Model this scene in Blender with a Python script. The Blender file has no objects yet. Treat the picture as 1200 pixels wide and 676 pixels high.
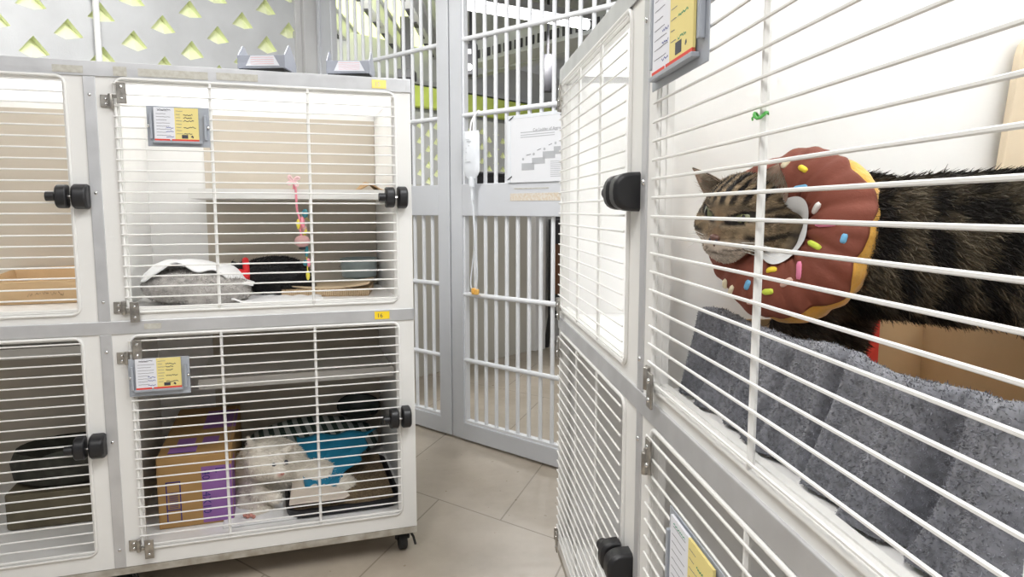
import bpy, bmesh, math, random
import numpy as np
from mathutils import Matrix, Vector
random.seed(7); rng = np.random.default_rng(7)
C = bpy.context.scene.collection
PI = math.pi
H = 1.036                                   # camera height above the floor (m)

# ------------------------------------------------------------------ frames
def frame(o, x, y):
    return Matrix(((x[0], y[0], 0, o[0]), (x[1], y[1], 0, o[1]), (0, 0, 1, H), (0, 0, 0, 1)))
aL, bR = .3208, -1.4752
LM = frame((-.2858, 2.0051), (-math.cos(aL), -math.sin(aL)), (-math.sin(aL), math.cos(aL)))   # left cages: along, inward, up from eye level
RM = frame((.1301, 1.8642), (math.cos(bR), math.sin(bR)), (-math.sin(bR), math.cos(bR)))      # right cages
gx, gy = .7471, -.6647
GM = frame((-.254, 3.108), (gx, gy), (-gy, gx))                                               # gate: along, beyond, up
CM = frame((0, 0), (1, 0), (0, 1))
ZT, ZM, RT, ZB, W1, PW = .3587, -.2828, .0339, -.9413, .7761, .027
DEPTH = .70

# ------------------------------------------------------------------ mesh builder
class MB:
    def __init__(s, T=None):
        s.v = []; s.f = []; s.m = []; s.T = T or Matrix.Identity(4); s.mi = 0
    def add(s, vs, fs, M=None):
        b = len(s.v); T = s.T @ M if M is not None else s.T
        s.v += [T @ Vector(p) for p in vs]
        s.f += [tuple(b+i for i in f) for f in fs]; s.m += [s.mi]*len(fs)
        return s
    def box(s, a, b, M=None):
        x0, y0, z0 = [min(p, q) for p, q in zip(a, b)]; x1, y1, z1 = [max(p, q) for p, q in zip(a, b)]
        return s.add([(x0,y0,z0),(x1,y0,z0),(x1,y1,z0),(x0,y1,z0),(x0,y0,z1),(x1,y0,z1),(x1,y1,z1),(x0,y1,z1)],
                     [(0,3,2,1),(4,5,6,7),(0,1,5,4),(1,2,6,5),(2,3,7,6),(3,0,4,7)], M)
    def rbox(s, a, b, r, M=None, axis=2, n=4):
        """box with rounded vertical edges (about axis)"""
        lo = [min(p, q) for p, q in zip(a, b)]; hi = [max(p, q) for p, q in zip(a, b)]
        i, j = [k for k in range(3) if k != axis]
        r = min(r, (hi[i]-lo[i])*.499, (hi[j]-lo[j])*.499); poly = []
        for cx, cy, a0 in ((hi[i]-r, hi[j]-r, 0), (lo[i]+r, hi[j]-r, 90), (lo[i]+r, lo[j]+r, 180), (hi[i]-r, lo[j]+r, 270)):
            for k in range(n+1):
                t = math.radians(a0+90*k/n); poly.append((cx+r*math.cos(t), cy+r*math.sin(t)))
        vs = []
        for z in (lo[axis], hi[axis]):
            for p in poly:
                q = [0, 0, 0]; q[i], q[j], q[axis] = p[0], p[1], z; vs.append(q)
        n_ = len(poly)
        return s.add(vs, [tuple(range(n_))[::-1], tuple(range(n_, 2*n_))] + [(k, (k+1) % n_, n_+(k+1) % n_, n_+k) for k in range(n_)], M)
    def prism(s, poly, z0, z1, M=None):
        n = len(poly)
        return s.add([(p[0], p[1], z0) for p in poly]+[(p[0], p[1], z1) for p in poly],
                     [tuple(range(n))[::-1], tuple(range(n, 2*n))]+[(k, (k+1) % n, n+(k+1) % n, n+k) for k in range(n)], M)
    def tube(s, pts, r, n=8, closed=False, caps=True, M=None, sq=False):
        P = [Vector(p) for p in pts]; N = len(P); vs = []; fs = []
        R = r if isinstance(r, (list, tuple)) else [r]*N
        up = None
        for k in range(N):
            if closed: t = P[(k+1) % N]-P[k-1]
            else: t = P[min(k+1, N-1)]-P[max(k-1, 0)]
            t = t.normalized() if t.length > 1e-9 else Vector((0, 0, 1))
            if up is None:
                up = Vector((0, 0, 1)) if abs(t.z) < .9 else Vector((1, 0, 0))
            a = up-t*up.dot(t)
            a = a.normalized() if a.length > 1e-6 else t.orthogonal().normalized()
            up = a; b = t.cross(a)
            for i in range(n):
                w = 2*PI*(i+(.5 if sq else 0))/n
                vs.append(P[k]+(a*math.cos(w)+b*math.sin(w))*R[k])
        for k in range(N if closed else N-1):
            for i in range(n):
                j = (i+1) % n; k2 = (k+1) % N
                fs.append((k*n+i, k*n+j, k2*n+j, k2*n+i))
        if not closed and caps:
            fs.append(tuple(range(n))[::-1]); fs.append(tuple((N-1)*n+i for i in range(n)))
        return s.add(vs, fs, M)
    def cyl(s, p, q, r, n=16, r2=None, M=None):
        return s.tube([p, q], [r, r if r2 is None else r2], n, M=M)
    def lathe(s, prof, n=24, M=None):
        vs = []; fs = []; m = len(prof)
        for k in range(n):
            w = 2*PI*k/n
            for (r, z) in prof: vs.append((r*math.cos(w), r*math.sin(w), z))
        for k in range(n):
            for i in range(m-1):
                k2 = (k+1) % n; fs.append((k*m+i, k2*m+i, k2*m+i+1, k*m+i+1))
        return s.add(vs, fs, M)
    def ball(s, c, r, n=12, M=None, rot=None):
        if not isinstance(r, (tuple, list)): r = (r, r, r)
        vs = []; fs = []; m = n
        for i in range(m+1):
            a = PI*i/m
            for k in range(2*n):
                w = PI*k/n; q = Vector((r[0]*math.sin(a)*math.cos(w), r[1]*math.sin(a)*math.sin(w), r[2]*math.cos(a)))
                if rot is not None: q = rot @ q
                vs.append(q+Vector(c))
        for i in range(m):
            for k in range(2*n):
                k2 = (k+1) % (2*n); fs.append((i*2*n+k, (i+1)*2*n+k, (i+1)*2*n+k2, i*2*n+k2))
        return s.add(vs, fs, M)
    def grid(s, fn, nu, nv, M=None):
        vs = [fn(i/nu, j/nv) for j in range(nv+1) for i in range(nu+1)]
        return s.add(vs, [(j*(nu+1)+i, j*(nu+1)+i+1, (j+1)*(nu+1)+i+1, (j+1)*(nu+1)+i) for j in range(nv) for i in range(nu)], M)

def obj(name, b, mat, parent=None, smooth=None, bevel=0, solid=0, sub=0, colors=None, recalc=True):
    me = bpy.data.meshes.new(name)
    inv = parent_world(parent).inverted() if parent is not None else Matrix.Identity(4)
    vs = [inv @ v for v in b.v]
    me.from_pydata([tuple(v) for v in vs], [], b.f)
    mats = mat if isinstance(mat, (list, tuple)) else [mat]
    for m in mats: me.materials.append(m)
    if len(mats) > 1: me.polygons.foreach_set('material_index', b.m)
    if recalc or bevel:
        bm = bmesh.new(); bm.from_mesh(me)
        bmesh.ops.remove_doubles(bm, verts=bm.verts, dist=1e-6)
        bmesh.ops.recalc_face_normals(bm, faces=bm.faces); bm.to_mesh(me); bm.free()
    if smooth is not None:
        me.polygons.foreach_set('use_smooth', [True]*len(me.polygons))
        if smooth < 180: me.set_sharp_from_angle(angle=math.radians(smooth))
    o = bpy.data.objects.new(name, me); C.objects.link(o)
    if parent is not None: o.parent = parent
    if solid:
        m = o.modifiers.new('solid', 'SOLIDIFY'); m.thickness = abs(solid); m.offset = 0
    if bevel:
        m = o.modifiers.new('bevel', 'BEVEL'); m.width = bevel; m.segments = 2; m.limit_method = 'ANGLE'; m.angle_limit = .6
    if sub:
        m = o.modifiers.new('sub', 'SUBSURF'); m.levels = sub; m.render_levels = sub
    return o
_pw = {}
def parent_world(p):
    M = Matrix.Identity(4)
    while p is not None:
        M = p.matrix_basis @ M; p = p.parent
    return M
def tag(o, label=None, cat=None, group=None, kind=None):
    if label: o['label'] = label
    if cat: o['category'] = cat
    if group: o['group'] = group
    if kind: o['kind'] = kind
    return o
def thing(name, label, cat, loc, group=None):
    o = bpy.data.objects.new(name, None); C.objects.link(o)
    o.location = loc; o.empty_display_size = .05
    return tag(o, label, cat, group)
def copy_thing(src, M, label, group=None):
    """copy a thing with its parts and sub-parts, moved by the world matrix M"""
    r = src.copy(); C.objects.link(r); r.matrix_basis = M @ src.matrix_basis; r['label'] = label
    if group: r['group'] = group
    for ch in list(src.children):
        c = ch.copy(); C.objects.link(c); c.parent = r
        for g in list(ch.children):
            d = g.copy(); C.objects.link(d); d.parent = c
    return r

# ------------------------------------------------------------------ materials
def mat(name, col, rough=.5, metal=0, var=0, scale=20, bump=0, bscale=80, sheen=0, trans=0, alpha=1, emit=0, attr=None, var_col=None, spec=.5, sub=0):
    m = bpy.data.materials.new(name); m.use_nodes = True
    nt = m.node_tree; p = nt.nodes['Principled BSDF']
    c4 = (*col, 1)
    p.inputs['Base Color'].default_value = c4; p.inputs['Roughness'].default_value = rough
    p.inputs['Metallic'].default_value = metal; p.inputs['Specular IOR Level'].default_value = spec
    if sheen: p.inputs['Sheen Weight'].default_value = sheen
    if trans: p.inputs['Transmission Weight'].default_value = trans
    if alpha < 1: p.inputs['Alpha'].default_value = alpha
    if sub: p.inputs['Subsurface Weight'].default_value = sub; p.inputs['Subsurface Radius'].default_value = (.01, .008, .006)
    if emit: p.inputs['Emission Color'].default_value = c4; p.inputs['Emission Strength'].default_value = emit
    tc = nt.nodes.new('ShaderNodeTexCoord')
    if attr:
        a = nt.nodes.new('ShaderNodeAttribute'); a.attribute_name = attr
        nt.links.new(a.outputs['Color'], p.inputs['Base Color'])
    elif var or var_col:
        n = nt.nodes.new('ShaderNodeTexNoise'); n.inputs['Scale'].default_value = scale; n.inputs['Detail'].default_value = 5
        nt.links.new(tc.outputs['Object'], n.inputs['Vector'])
        r = nt.nodes.new('ShaderNodeValToRGB')
        if var_col: c0, c1 = (*var_col, 1), c4
        else: c0 = tuple(max(0, x*(1-var)) for x in col)+(1,); c1 = tuple(min(1, x*(1+var)) for x in col)+(1,)
        r.color_ramp.elements[0].color = c0; r.color_ramp.elements[1].color = c1
        r.color_ramp.elements[0].position = .35; r.color_ramp.elements[1].position = .65
        nt.links.new(n.outputs['Fac'], r.inputs['Fac']); nt.links.new(r.outputs['Color'], p.inputs['Base Color'])
    if bump:
        n2 = nt.nodes.new('ShaderNodeTexNoise'); n2.inputs['Scale'].default_value = bscale; n2.inputs['Detail'].default_value = 4
        nt.links.new(tc.outputs['Object'], n2.inputs['Vector'])
        bp = nt.nodes.new('ShaderNodeBump'); bp.inputs['Strength'].default_value = bump; bp.inputs['Distance'].default_value = .002
        nt.links.new(n2.outputs['Fac'], bp.inputs['Height']); nt.links.new(bp.outputs['Normal'], p.inputs['Normal'])
    return m
M = {}
M['white'] = mat('white_panel', (.78, .775, .755), .35, var=.02, scale=6)
M['cage'] = mat('cage_lining', (.86, .855, .845), .4, var=.03, scale=5)
M['tan'] = mat('tan_lining', (.56, .50, .42), .5, var=.03, scale=4)
M['alu'] = mat('aluminium', (.60, .605, .62), .42, .55, var=.06, scale=14)
M['dirty_alu'] = mat('stained_aluminium', (.55, .53, .48), .55, .35, scale=22, var_col=(.34, .30, .24))
M['wire'] = mat('white_coated_wire', (.80, .795, .775), .3)
M['steel'] = mat('hinge_steel', (.38, .36, .33), .32, .9, var=.25, scale=60)
M['bright_steel'] = mat('screw_steel', (.72, .72, .72), .2, 1)
M['black'] = mat('black_plastic', (.012, .012, .014), .42)
M['rubber'] = mat('black_rubber', (.02, .02, .02), .7)
M['gate'] = mat('grey_gate_paint', (.57, .585, .615), .38, var=.03, scale=3)
M['gate_bar'] = mat('pale_gate_bar', (.72, .735, .76), .35)
M['concrete'] = mat('grey_concrete', (.50, .50, .50), .85, var=.12, scale=3, bump=.4, bscale=60)
M['block'] = mat('beige_block_paint', (.56, .54, .48), .7, var=.06, scale=2, bump=.3, bscale=30)
M['paint'] = mat('white_wall_paint', (.80, .80, .79), .8, var=.02)
M['lime'] = mat('lime_paint', (.62, .74, .16), .6, var=.1, scale=3)
M['pipe'] = mat('white_pipe', (.84, .84, .84), .35)
M['holder'] = mat('grey_holder_plastic', (.36, .385, .43), .4, spec=.4)
M['paper'] = mat('white_paper', (.76, .77, .82), .7)
M['yellow'] = mat('yellow_paper', (.78, .66, .26), .7)
M['sticker'] = mat('orange_sticker', (.95, .68, .02), .6)
M['pale_sticker'] = mat('pale_yellow_sticker', (.90, .74, .20), .6)
M['red'] = mat('red_print', (.72, .06, .04), .6)
M['ink'] = mat('dark_ink', (.05, .05, .07), .6)
M['blue_ink'] = mat('blue_ink', (.10, .12, .34), .6)
M['green_ink'] = mat('green_ink', (.03, .30, .16), .6)
M['grey_ink'] = mat('grey_print', (.20, .20, .22), .7)
M['light_print'] = mat('light_grey_print', (.42, .43, .45), .7)
M['pink_ink'] = mat('pink_print', (.75, .40, .42), .7)
M['residue'] = mat('sticker_residue', (.58, .57, .52), .8, scale=90, var_col=(.48, .46, .40))
M['rust'] = mat('orange_tape_residue', (.60, .50, .38), .8, scale=120, var_col=(.66, .63, .58))
M['card'] = mat('cardboard', (.60, .42, .24), .8, var=.06, scale=10)
M['card2'] = mat('box_cardboard', (.40, .235, .085), .75, var=.06, scale=10)
M['card_edge'] = mat('corrugated_edge', (.30, .20, .11), .9, scale=200, var_col=(.55, .40, .24))
M['purple'] = mat('purple_print', (.27, .12, .36), .7)
M['navy'] = mat('navy_print', (.05, .035, .20), .7)
M['plank'] = mat('pale_wood', (.72, .60, .44), .6, var=.06, scale=6)
M['lit'] = mat('lit_tube', (1, 1, 1), .5, emit=6)

def floor_mat():
    m = bpy.data.materials.new('beige_floor_tile'); m.use_nodes = True; nt = m.node_tree; p = nt.nodes['Principled BSDF']
    L = nt.links.new; N = nt.nodes.new
    g = N('ShaderNodeNewGeometry'); sep = N('ShaderNodeSeparateXYZ'); L(g.outputs['Position'], sep.inputs[0])
    def lin(a, b, c):      # a*x+b*y+c
        m1 = N('ShaderNodeMath'); m1.operation = 'MULTIPLY'; m1.inputs[1].default_value = a; L(sep.outputs['X'], m1.inputs[0])
        m2 = N('ShaderNodeMath'); m2.operation = 'MULTIPLY_ADD'; m2.inputs[1].default_value = b; L(sep.outputs['Y'], m2.inputs[0]); L(m1.outputs[0], m2.inputs[2])
        m3 = N('ShaderNodeMath'); m3.operation = 'ADD'; m3.inputs[1].default_value = c; L(m2.outputs[0], m3.inputs[0]); return m3
    def tri(n, w):
        f = N('ShaderNodeMath'); f.operation = 'PINGPONG'; f.inputs[1].default_value = .5; L(n.outputs[0], f.inputs[0])
        c = N('ShaderNodeMath'); c.operation = 'LESS_THAN'; c.inputs[1].default_value = w; L(f.outputs[0], c.inputs[0]); return c
    u = lin(*TILE_U); v0 = lin(*TILE_V)
    fl = N('ShaderNodeMath'); fl.operation = 'FLOOR'; L(u.outputs[0], fl.inputs[0])
    v = N('ShaderNodeMath'); v.operation = 'MULTIPLY_ADD'; v.inputs[1].default_value = .5; L(fl.outputs[0], v.inputs[0]); L(v0.outputs[0], v.inputs[2])
    mx = N('ShaderNodeMath'); mx.operation = 'MAXIMUM'; L(tri(u, .0042).outputs[0], mx.inputs[0]); L(tri(v, .005).outputs[0], mx.inputs[1])
    n = N('ShaderNodeTexNoise'); n.inputs['Scale'].default_value = 2.2; n.inputs['Detail'].default_value = 8; n.inputs['Roughness'].default_value = .65
    L(g.outputs['Position'], n.inputs['Vector'])
    r = N('ShaderNodeValToRGB'); r.color_ramp.elements[0].position = .3; r.color_ramp.elements[1].position = .7
    r.color_ramp.elements[0].color = (.35, .295, .23, 1); r.color_ramp.elements[1].color = (.51, .45, .375, 1); L(n.outputs['Fac'], r.inputs['Fac'])
    mix = N('ShaderNodeMixRGB'); L(mx.outputs[0], mix.inputs['Fac']); L(r.outputs['Color'], mix.inputs['Color1']); mix.inputs['Color2'].default_value = (.24, .20, .15, 1)
    L(mix.outputs['Color'], p.inputs['Base Color'])
    n2 = N('ShaderNodeTexNoise'); n2.inputs['Scale'].default_value = 30; L(g.outputs['Position'], n2.inputs['Vector'])
    rr = N('ShaderNodeMapRange'); rr.inputs['To Min'].default_value = .22; rr.inputs['To Max'].default_value = .42; L(n2.outputs['Fac'], rr.inputs['Value']); L(rr.outputs[0], p.inputs['Roughness'])
    return m
# joint lines: two families of straight joints on the floor
TILE_U = (1.25, 1.44, -.20)
TILE_V = (1.70, -.52, .45)

# ------------------------------------------------------------------ text
def text_into(b, s, size, Mx, align='LEFT'):
    cu = bpy.data.curves.new('t', 'FONT'); cu.body = s; cu.size = size; cu.align_x = align; cu.resolution_u = 2
    o = bpy.data.objects.new('t', cu); C.objects.link(o)
    dg = bpy.context.evaluated_depsgraph_get(); me = bpy.data.meshes.new_from_object(o.evaluated_get(dg))
    b.add([tuple(v.co) for v in me.vertices], [tuple(p.vertices) for p in me.polygons], Mx)
    bpy.data.objects.remove(o); bpy.data.curves.remove(cu); bpy.data.meshes.remove(me)
def plane_M(o, x, z):
    """text plane: local x along x, local y along z, at o"""
    x = Vector(x).normalized(); z = Vector(z).normalized(); y = x.cross(z)
    return Matrix(((x.x, z.x, y.x, o[0]), (x.y, z.y, y.y, o[1]), (x.z, z.z, y.z, o[2]), (0, 0, 0, 1)))

# ------------------------------------------------------------------ smooth solids (implicit surfaces) for animals and plush
def nrm(v): v = np.asarray(v, float); return v/np.linalg.norm(v)
def s_ell(P, c, r, R=None):
    q = P-np.asarray(c)
    if R is not None: q = q @ R                 # columns of R are the axes
    r = np.asarray(r, float); k0 = np.linalg.norm(q/r, axis=1); k1 = np.linalg.norm(q/(r*r), axis=1)
    return k0*(k0-1)/np.maximum(k1, 1e-9)
def s_cap(P, a, b, ra, rb):
    a = np.asarray(a, float); b = np.asarray(b, float); ba = b-a
    h = np.clip(((P-a) @ ba)/(ba @ ba), 0, 1)
    return np.linalg.norm(P-a-h[:, None]*ba, axis=1)-(ra+(rb-ra)*h)
def smin(a, b, k):
    h = np.clip(.5+.5*(b-a)/k, 0, 1); return b*(1-h)+a*h-k*h*(1-h)
def blend(ds, k):
    d = ds[0]
    for e in ds[1:]: d = smin(d, e, k)
    return d
def sdf_mesh(fn, lo, hi, h):
    lo = np.asarray(lo, float); n = np.ceil((np.asarray(hi)-lo)/h).astype(int)+1
    I = np.stack(np.meshgrid(*[np.arange(k) for k in n], indexing='ij'), -1)
    D = fn((lo+I.reshape(-1, 3)*h)).reshape(n); S = D < 0
    c = n-1; acc = np.zeros((*c, 3)); cnt = np.zeros(c)
    base = I[:-1, :-1, :-1].astype(float)
    offs = [np.array((i, j, k)) for i in (0, 1) for j in (0, 1) for k in (0, 1)]
    sl = lambda A, o: A[o[0]:o[0]+c[0], o[1]:o[1]+c[1], o[2]:o[2]+c[2]]
    for o in offs:
        for ax in range(3):
            if o[ax]: continue
            o2 = o.copy(); o2[ax] = 1
            d0, d1 = sl(D, o), sl(D, o2); x = (d0 < 0) != (d1 < 0)
            t = np.where(x, d0/np.where(x, d0-d1, 1), 0)
            p = base+o; p = p.copy(); p[..., ax] += t
            acc += p*x[..., None]; cnt += x
    act = cnt > 0; idx = -np.ones(c, int); idx[act] = np.arange(act.sum())
    V = lo+acc[act]/cnt[act][:, None]*h
    F = []
    for ax in range(3):
        a1, a2 = [(1, 2), (2, 0), (0, 1)][ax]
        s0 = [slice(1, -1)]*3; s0[ax] = slice(0, -1); s1 = list(s0); s1[ax] = slice(1, None)
        A, B_ = S[tuple(s0)], S[tuple(s1)]
        e = np.argwhere(A != B_); off = np.array([1, 1, 1]); off[ax] = 0; e = e+off
        if not len(e): continue
        def cell(d1, d2):
            q = e.copy(); q[:, a1] -= d1; q[:, a2] -= d2; return idx[q[:, 0], q[:, 1], q[:, 2]]
        Q = np.stack([cell(0, 0), cell(1, 0), cell(1, 1), cell(0, 1)], 1)
        ins = S[e[:, 0], e[:, 1], e[:, 2]]; Q[~ins] = Q[~ins][:, ::-1]; F.append(Q)
    return V, np.concatenate(F)
def np_obj(name, V, F, mat_, parent=None, col=None, smooth=True):
    """numpy mesh in world coordinates (z already from the floor)"""
    me = bpy.data.meshes.new(name)
    if parent is not None:
        inv = np.array(parent_world(parent).inverted()); V = V @ inv[:3, :3].T+inv[:3, 3]
    nv, nf, k = len(V), len(F), F.shape[1]
    me.vertices.add(nv); me.vertices.foreach_set('co', np.ascontiguousarray(V, np.float32).ravel())
    me.loops.add(nf*k); me.loops.foreach_set('vertex_index', np.ascontiguousarray(F, np.int32).ravel())
    me.polygons.add(nf); me.polygons.foreach_set('loop_start', np.arange(0, nf*k, k, dtype=np.int32))
    me.update(calc_edges=True); me.validate()
    me.materials.append(mat_)
    if smooth: me.polygons.foreach_set('use_smooth', [True]*len(me.polygons))
    if col is not None:
        a = me.color_attributes.new('Col', 'FLOAT_COLOR', 'POINT')
        a.data.foreach_set('color', np.concatenate([col, np.ones((nv, 1))], 1).astype(np.float32).ravel())
    o = bpy.data.objects.new(name, me); C.objects.link(o)
    if parent is not None: o.parent = parent
    return o
def scatter(V, F, n):
    if F.shape[1] == 4: T = np.concatenate([F[:, [0, 1, 2]], F[:, [0, 2, 3]]])
    else: T = F
    a, b, c = V[T[:, 0]], V[T[:, 1]], V[T[:, 2]]; N = np.cross(b-a, c-a); A = np.linalg.norm(N, axis=1)
    k = rng.choice(len(T), n, p=A/A.sum()); u = rng.random((n, 2)); sw = u.sum(1) > 1; u[sw] = 1-u[sw]
    P = a[k]+(b-a)[k]*u[:, :1]+(c-a)[k]*u[:, 1:]
    return P, N[k]/np.maximum(A[k], 1e-12)[:, None]
def blades(P, D, length, width, bend=None):
    """tapered fur blades: root P, direction D (unit), arrays of length and width"""
    n = len(P); L_ = np.broadcast_to(length, n)[:, None]; Wd = np.broadcast_to(width, n)[:, None]
    r = rng.normal(size=(n, 3)); side = np.cross(D, r); side /= np.linalg.norm(side, axis=1)[:, None]+1e-9
    mid = P+D*L_*.55; tipd = D if bend is None else D+bend; tip = mid+tipd*L_*.45
    V = np.stack([P-side*Wd*.5, P+side*Wd*.5, mid+side*Wd*.4, mid-side*Wd*.4, tip+side*Wd*.1, tip-side*Wd*.1], 1).reshape(-1, 3)
    k = np.arange(n)[:, None]*6
    F = np.concatenate([k+np.array([[0, 1, 2, 3]]), k+np.array([[3, 2, 4, 5]])])
    return V, F
def vnoise(P, sc, seed=0):
    """cheap smooth value noise"""
    Q = P*sc+seed*17.3; i = np.floor(Q).astype(int); f = Q-i; f = f*f*(3-2*f)
    def hsh(a): 
        v = np.sin(a[:, 0]*127.1+a[:, 1]*311.7+a[:, 2]*74.7)*43758.5453; return v-np.floor(v)
    o = 0
    for dx in (0, 1):
        for dy in (0, 1):
            for dz in (0, 1):
                w = (f[:, 0] if dx else 1-f[:, 0])*(f[:, 1] if dy else 1-f[:, 1])*(f[:, 2] if dz else 1-f[:, 2])
                o = o+w*hsh(i+np.array((dx, dy, dz)))
    return o
def at(px, py, y):
    """world point on the sight line of a photo pixel at distance y"""
    f = 818.79; p = .1124; cp, sp = math.cos(p), math.sin(p); u = (338-py)/f; x = (px-600)/f
    k = y/(cp+sp*u); return np.array((x*k, y, (-sp+cp*u)*k+H))
TILE_U = (.883, 1.168, -2.586)
TILE_V = (1.798, -.57, 1.349)
def floor_mat2():
    m = floor_mat(); nt = m.node_tree
    return m
M['floor'] = floor_mat2()
M['palelime'] = mat('pale_lime_flap', (.84, .88, .60), .6)
M['sheetmetal'] = mat('grey_perforated_sheet', (.54, .55, .56), .55, .1, var=.06, scale=5, bump=.25, bscale=180)
M['corr'] = mat('corrugated_sheet', (.52, .53, .55), .5, .3, var=.1, scale=3)
M['brown'] = mat('brown_panel', (.16, .07, .035), .5)
M['dark'] = mat('dark_fixture', (.03, .03, .035), .5)
M['duct'] = mat('silver_duct', (.50, .51, .53), .4, .5)
def translucent(name, col, fac=.7):
    m = bpy.data.materials.new(name); m.use_nodes = True; nt = m.node_tree
    p = nt.nodes['Principled BSDF']; p.inputs['Base Color'].default_value = (*col, 1); p.inputs['Roughness'].default_value = .6
    t = nt.nodes.new('ShaderNodeBsdfTranslucent'); t.inputs['Color'].default_value = (*col, 1)
    mx = nt.nodes.new('ShaderNodeMixShader'); mx.inputs['Fac'].default_value = fac
    nt.links.new(p.outputs[0], mx.inputs[1]); nt.links.new(t.outputs[0], mx.inputs[2])
    nt.links.new(mx.outputs[0], nt.nodes['Material Output'].inputs['Surface']); return m
M['awning'] = translucent('lime_translucent_roof', (.66, .74, .30))
def struct(name, b, m, **k): return tag(obj(name, b, m, **k), kind='structure')

# ================================================================== the setting
struct('floor', MB(GM).box((-6, -6, -H-.1), (4, 9, -H)), M['floor'])
CEIL = 1.62
struct('ceiling', MB(GM).box((-1.12, -4.6, CEIL), (2.4, -.02, CEIL+.1)), M['paint'])

def kite_wall(b, s0, k0, k1, zlo, zhi, apex0, T):
    """sheet with staggered kite openings, flaps bent inward, in the plane y=0 of T (room side is -y)"""
    P, Wk = .177, .1245
    for k in range(k0, k1):
        cx = s0+Wk*k; z = apex0-(.0885 if k % 2 else 0); x0, x1 = cx-Wk/2, cx+Wk/2
        zs = []; a = z
        while a+.05 < zhi: a += P
        while a+.05 > zhi+1e-6: a -= P
        top = zhi
        while a-.13 > zlo:
            lo = a-.1295; hi = a+.0475
            if top > hi+1e-6 and top == zhi: b.mi = 0; b.add([(x0, 0, hi), (x1, 0, hi), (x1, 0, top), (x0, 0, top)], [(0, 1, 2, 3)], T)
            jx = .012*math.sin(k*1.7+a*9); jz = .006*math.sin(k*2.9+a*23)
            K = [(cx, a), (cx+.053, a-.066), (cx+jx, a-.083+jz), (cx-.053, a-.066)]
            R = [(x0, hi), (x1, hi), (x1, lo), (x0, lo)]
            vs = [(p[0], 0, p[1]) for p in R]+[(p[0], 0, p[1]) for p in K]
            b.mi = 0
            b.add(vs, [(0, 1, 4), (1, 5, 4), (1, 2, 5), (2, 6, 5), (2, 3, 6), (3, 7, 6), (3, 0, 7), (0, 4, 7)], T)
            b.mi = 1                       # the flap: folded back along its lower edges, leaning inward
            D = [(cx, .045, a), (cx+.05, .022, a-.066), (cx+jx, 0, a-.083+jz), (cx-.05, .022, a-.066)]
            F = [(p[0], 0, p[1]) for p in K]
            b.add(F+D, [(4, 5, 6, 7), (0, 1, 5, 4), (1, 2, 6, 5), (2, 3, 7, 6), (3, 0, 4, 7)], T)
            top = lo; a -= P
        b.mi = 0
        b.add([(x0, 0, zlo), (x1, 0, zlo), (x1, 0, top), (x0, 0, top)], [(0, 1, 2, 3)], T)
# side wall beside the left cages: plane u=-1.025, running from the gate corner towards the camera
E0 = (-1.0200, 3.7895); wd = (-.6647, -.7471)
WM = frame(E0, wd, (-gx, -gy))               # s towards camera-left, depth away from the room
b = MB(WM); kite_wall(b, .165, 0, 30, .30, CEIL, .943, None)
b.mi = 0; b.box((.10, .0, -H), (3.85, .05, .30)); b.box((.10, .06, .3), (3.85, .09, CEIL))
struct('wall_left', b, [M['sheetmetal'], M['palelime']], recalc=False)
b = MB(WM).box((.012, -.035, -H), (.100, .1, CEIL)); b.box((.100, -.012, -H), (.135, .02, CEIL))
struct('trim_1', b, M['concrete'], bevel=.004)
# wall behind the right cages
struct('wall_right', MB(RM).box((-.75, .80, -H), (3.4, .88, CEIL)), M['paint'])

def pipe(name, s, t, r, label):
    b = MB(WM).cyl((s, t, -H), (s, t, CEIL), r, 12)
    for z in (-.3, .86): b.box((s-r*1.5, t, z), (s+r*1.5, .01, z+.02))
    return tag(obj(name, b, M['pipe'], smooth=40), label, 'pipe')
pipe('water_pipe', 1.062, -.022, .0125, 'white vertical pipe crossing the perforated wall above the left cages')
pipe('drain_pipe', -.004, -.026, .013, 'white vertical pipe in the corner between grey column and barred gate')

# ------------------------------------------------------------------ beyond the gate
b = MB(GM).box((-1.14, .03, -H), (-1.02, 1.74, .13)); b.box((-1.155, .03, .13), (-1.005, 1.74, .15))
for z in (-.76, -.31): b.box((-1.0215, .03, z), (-1.0185, 1.74, z+.005))
for v in (.35, .95, 1.5): b.box((-1.0215, v, -.31), (-1.0185, v+.004, .13))
struct('wall_corridor', b, M['block'])
struct('trim_2', MB(GM).box((-1.10, 1.74, -H), (-.98, 1.86, .28)), M['pipe'], bevel=.004)
b = MB(GM).box((-1.24, 1.86, -H), (-1.14, 4.6, .45)); struct('wall_recess', b, M['paint'])
FM = frame((-.254+gx*-3.8, 3.108+gy*-3.8), (-gy, gx), (-gx, -gy))      # far wall, along v
b = MB(FM); kite_wall(b, .12, 12, 62, -.2, 1.08, .99, None); b.mi = 0; b.box((1.5, .08, -H), (8, .12, 1.8)); b.box((1.5, 0, -H), (8, .05, -.2))
struct('wall_back', b, [M['sheetmetal'], M['palelime']], recalc=False)
tag(obj('lime_beam', MB(FM).box((1.2, -.12, 1.12), (8, .0, 1.34)), M['lime'], bevel=.01), 'long lime green beam high on the far wall beyond the gate', 'beam')
b = MB(FM).box((1.2, -.10, 1.36), (8, 0, 1.41)); tag(obj('grey_rail', b, M['duct']), 'thin grey rail running along the top of the lime green beam', 'rail')
# corrugated roof beyond the gate
pts = []
n = 110
def corr(u, v):
    k = round(u*n); return (-.85+4.6*k/n, 2.4+9*v, 1.95+(.022 if k % 4 in (1, 2) else 0))
b = MB(CM).grid(corr, n, 1); o = struct('ceiling_corridor', b, M['corr'], recalc=False)
o.modifiers.new('solid', 'SOLIDIFY').thickness = .01
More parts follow.
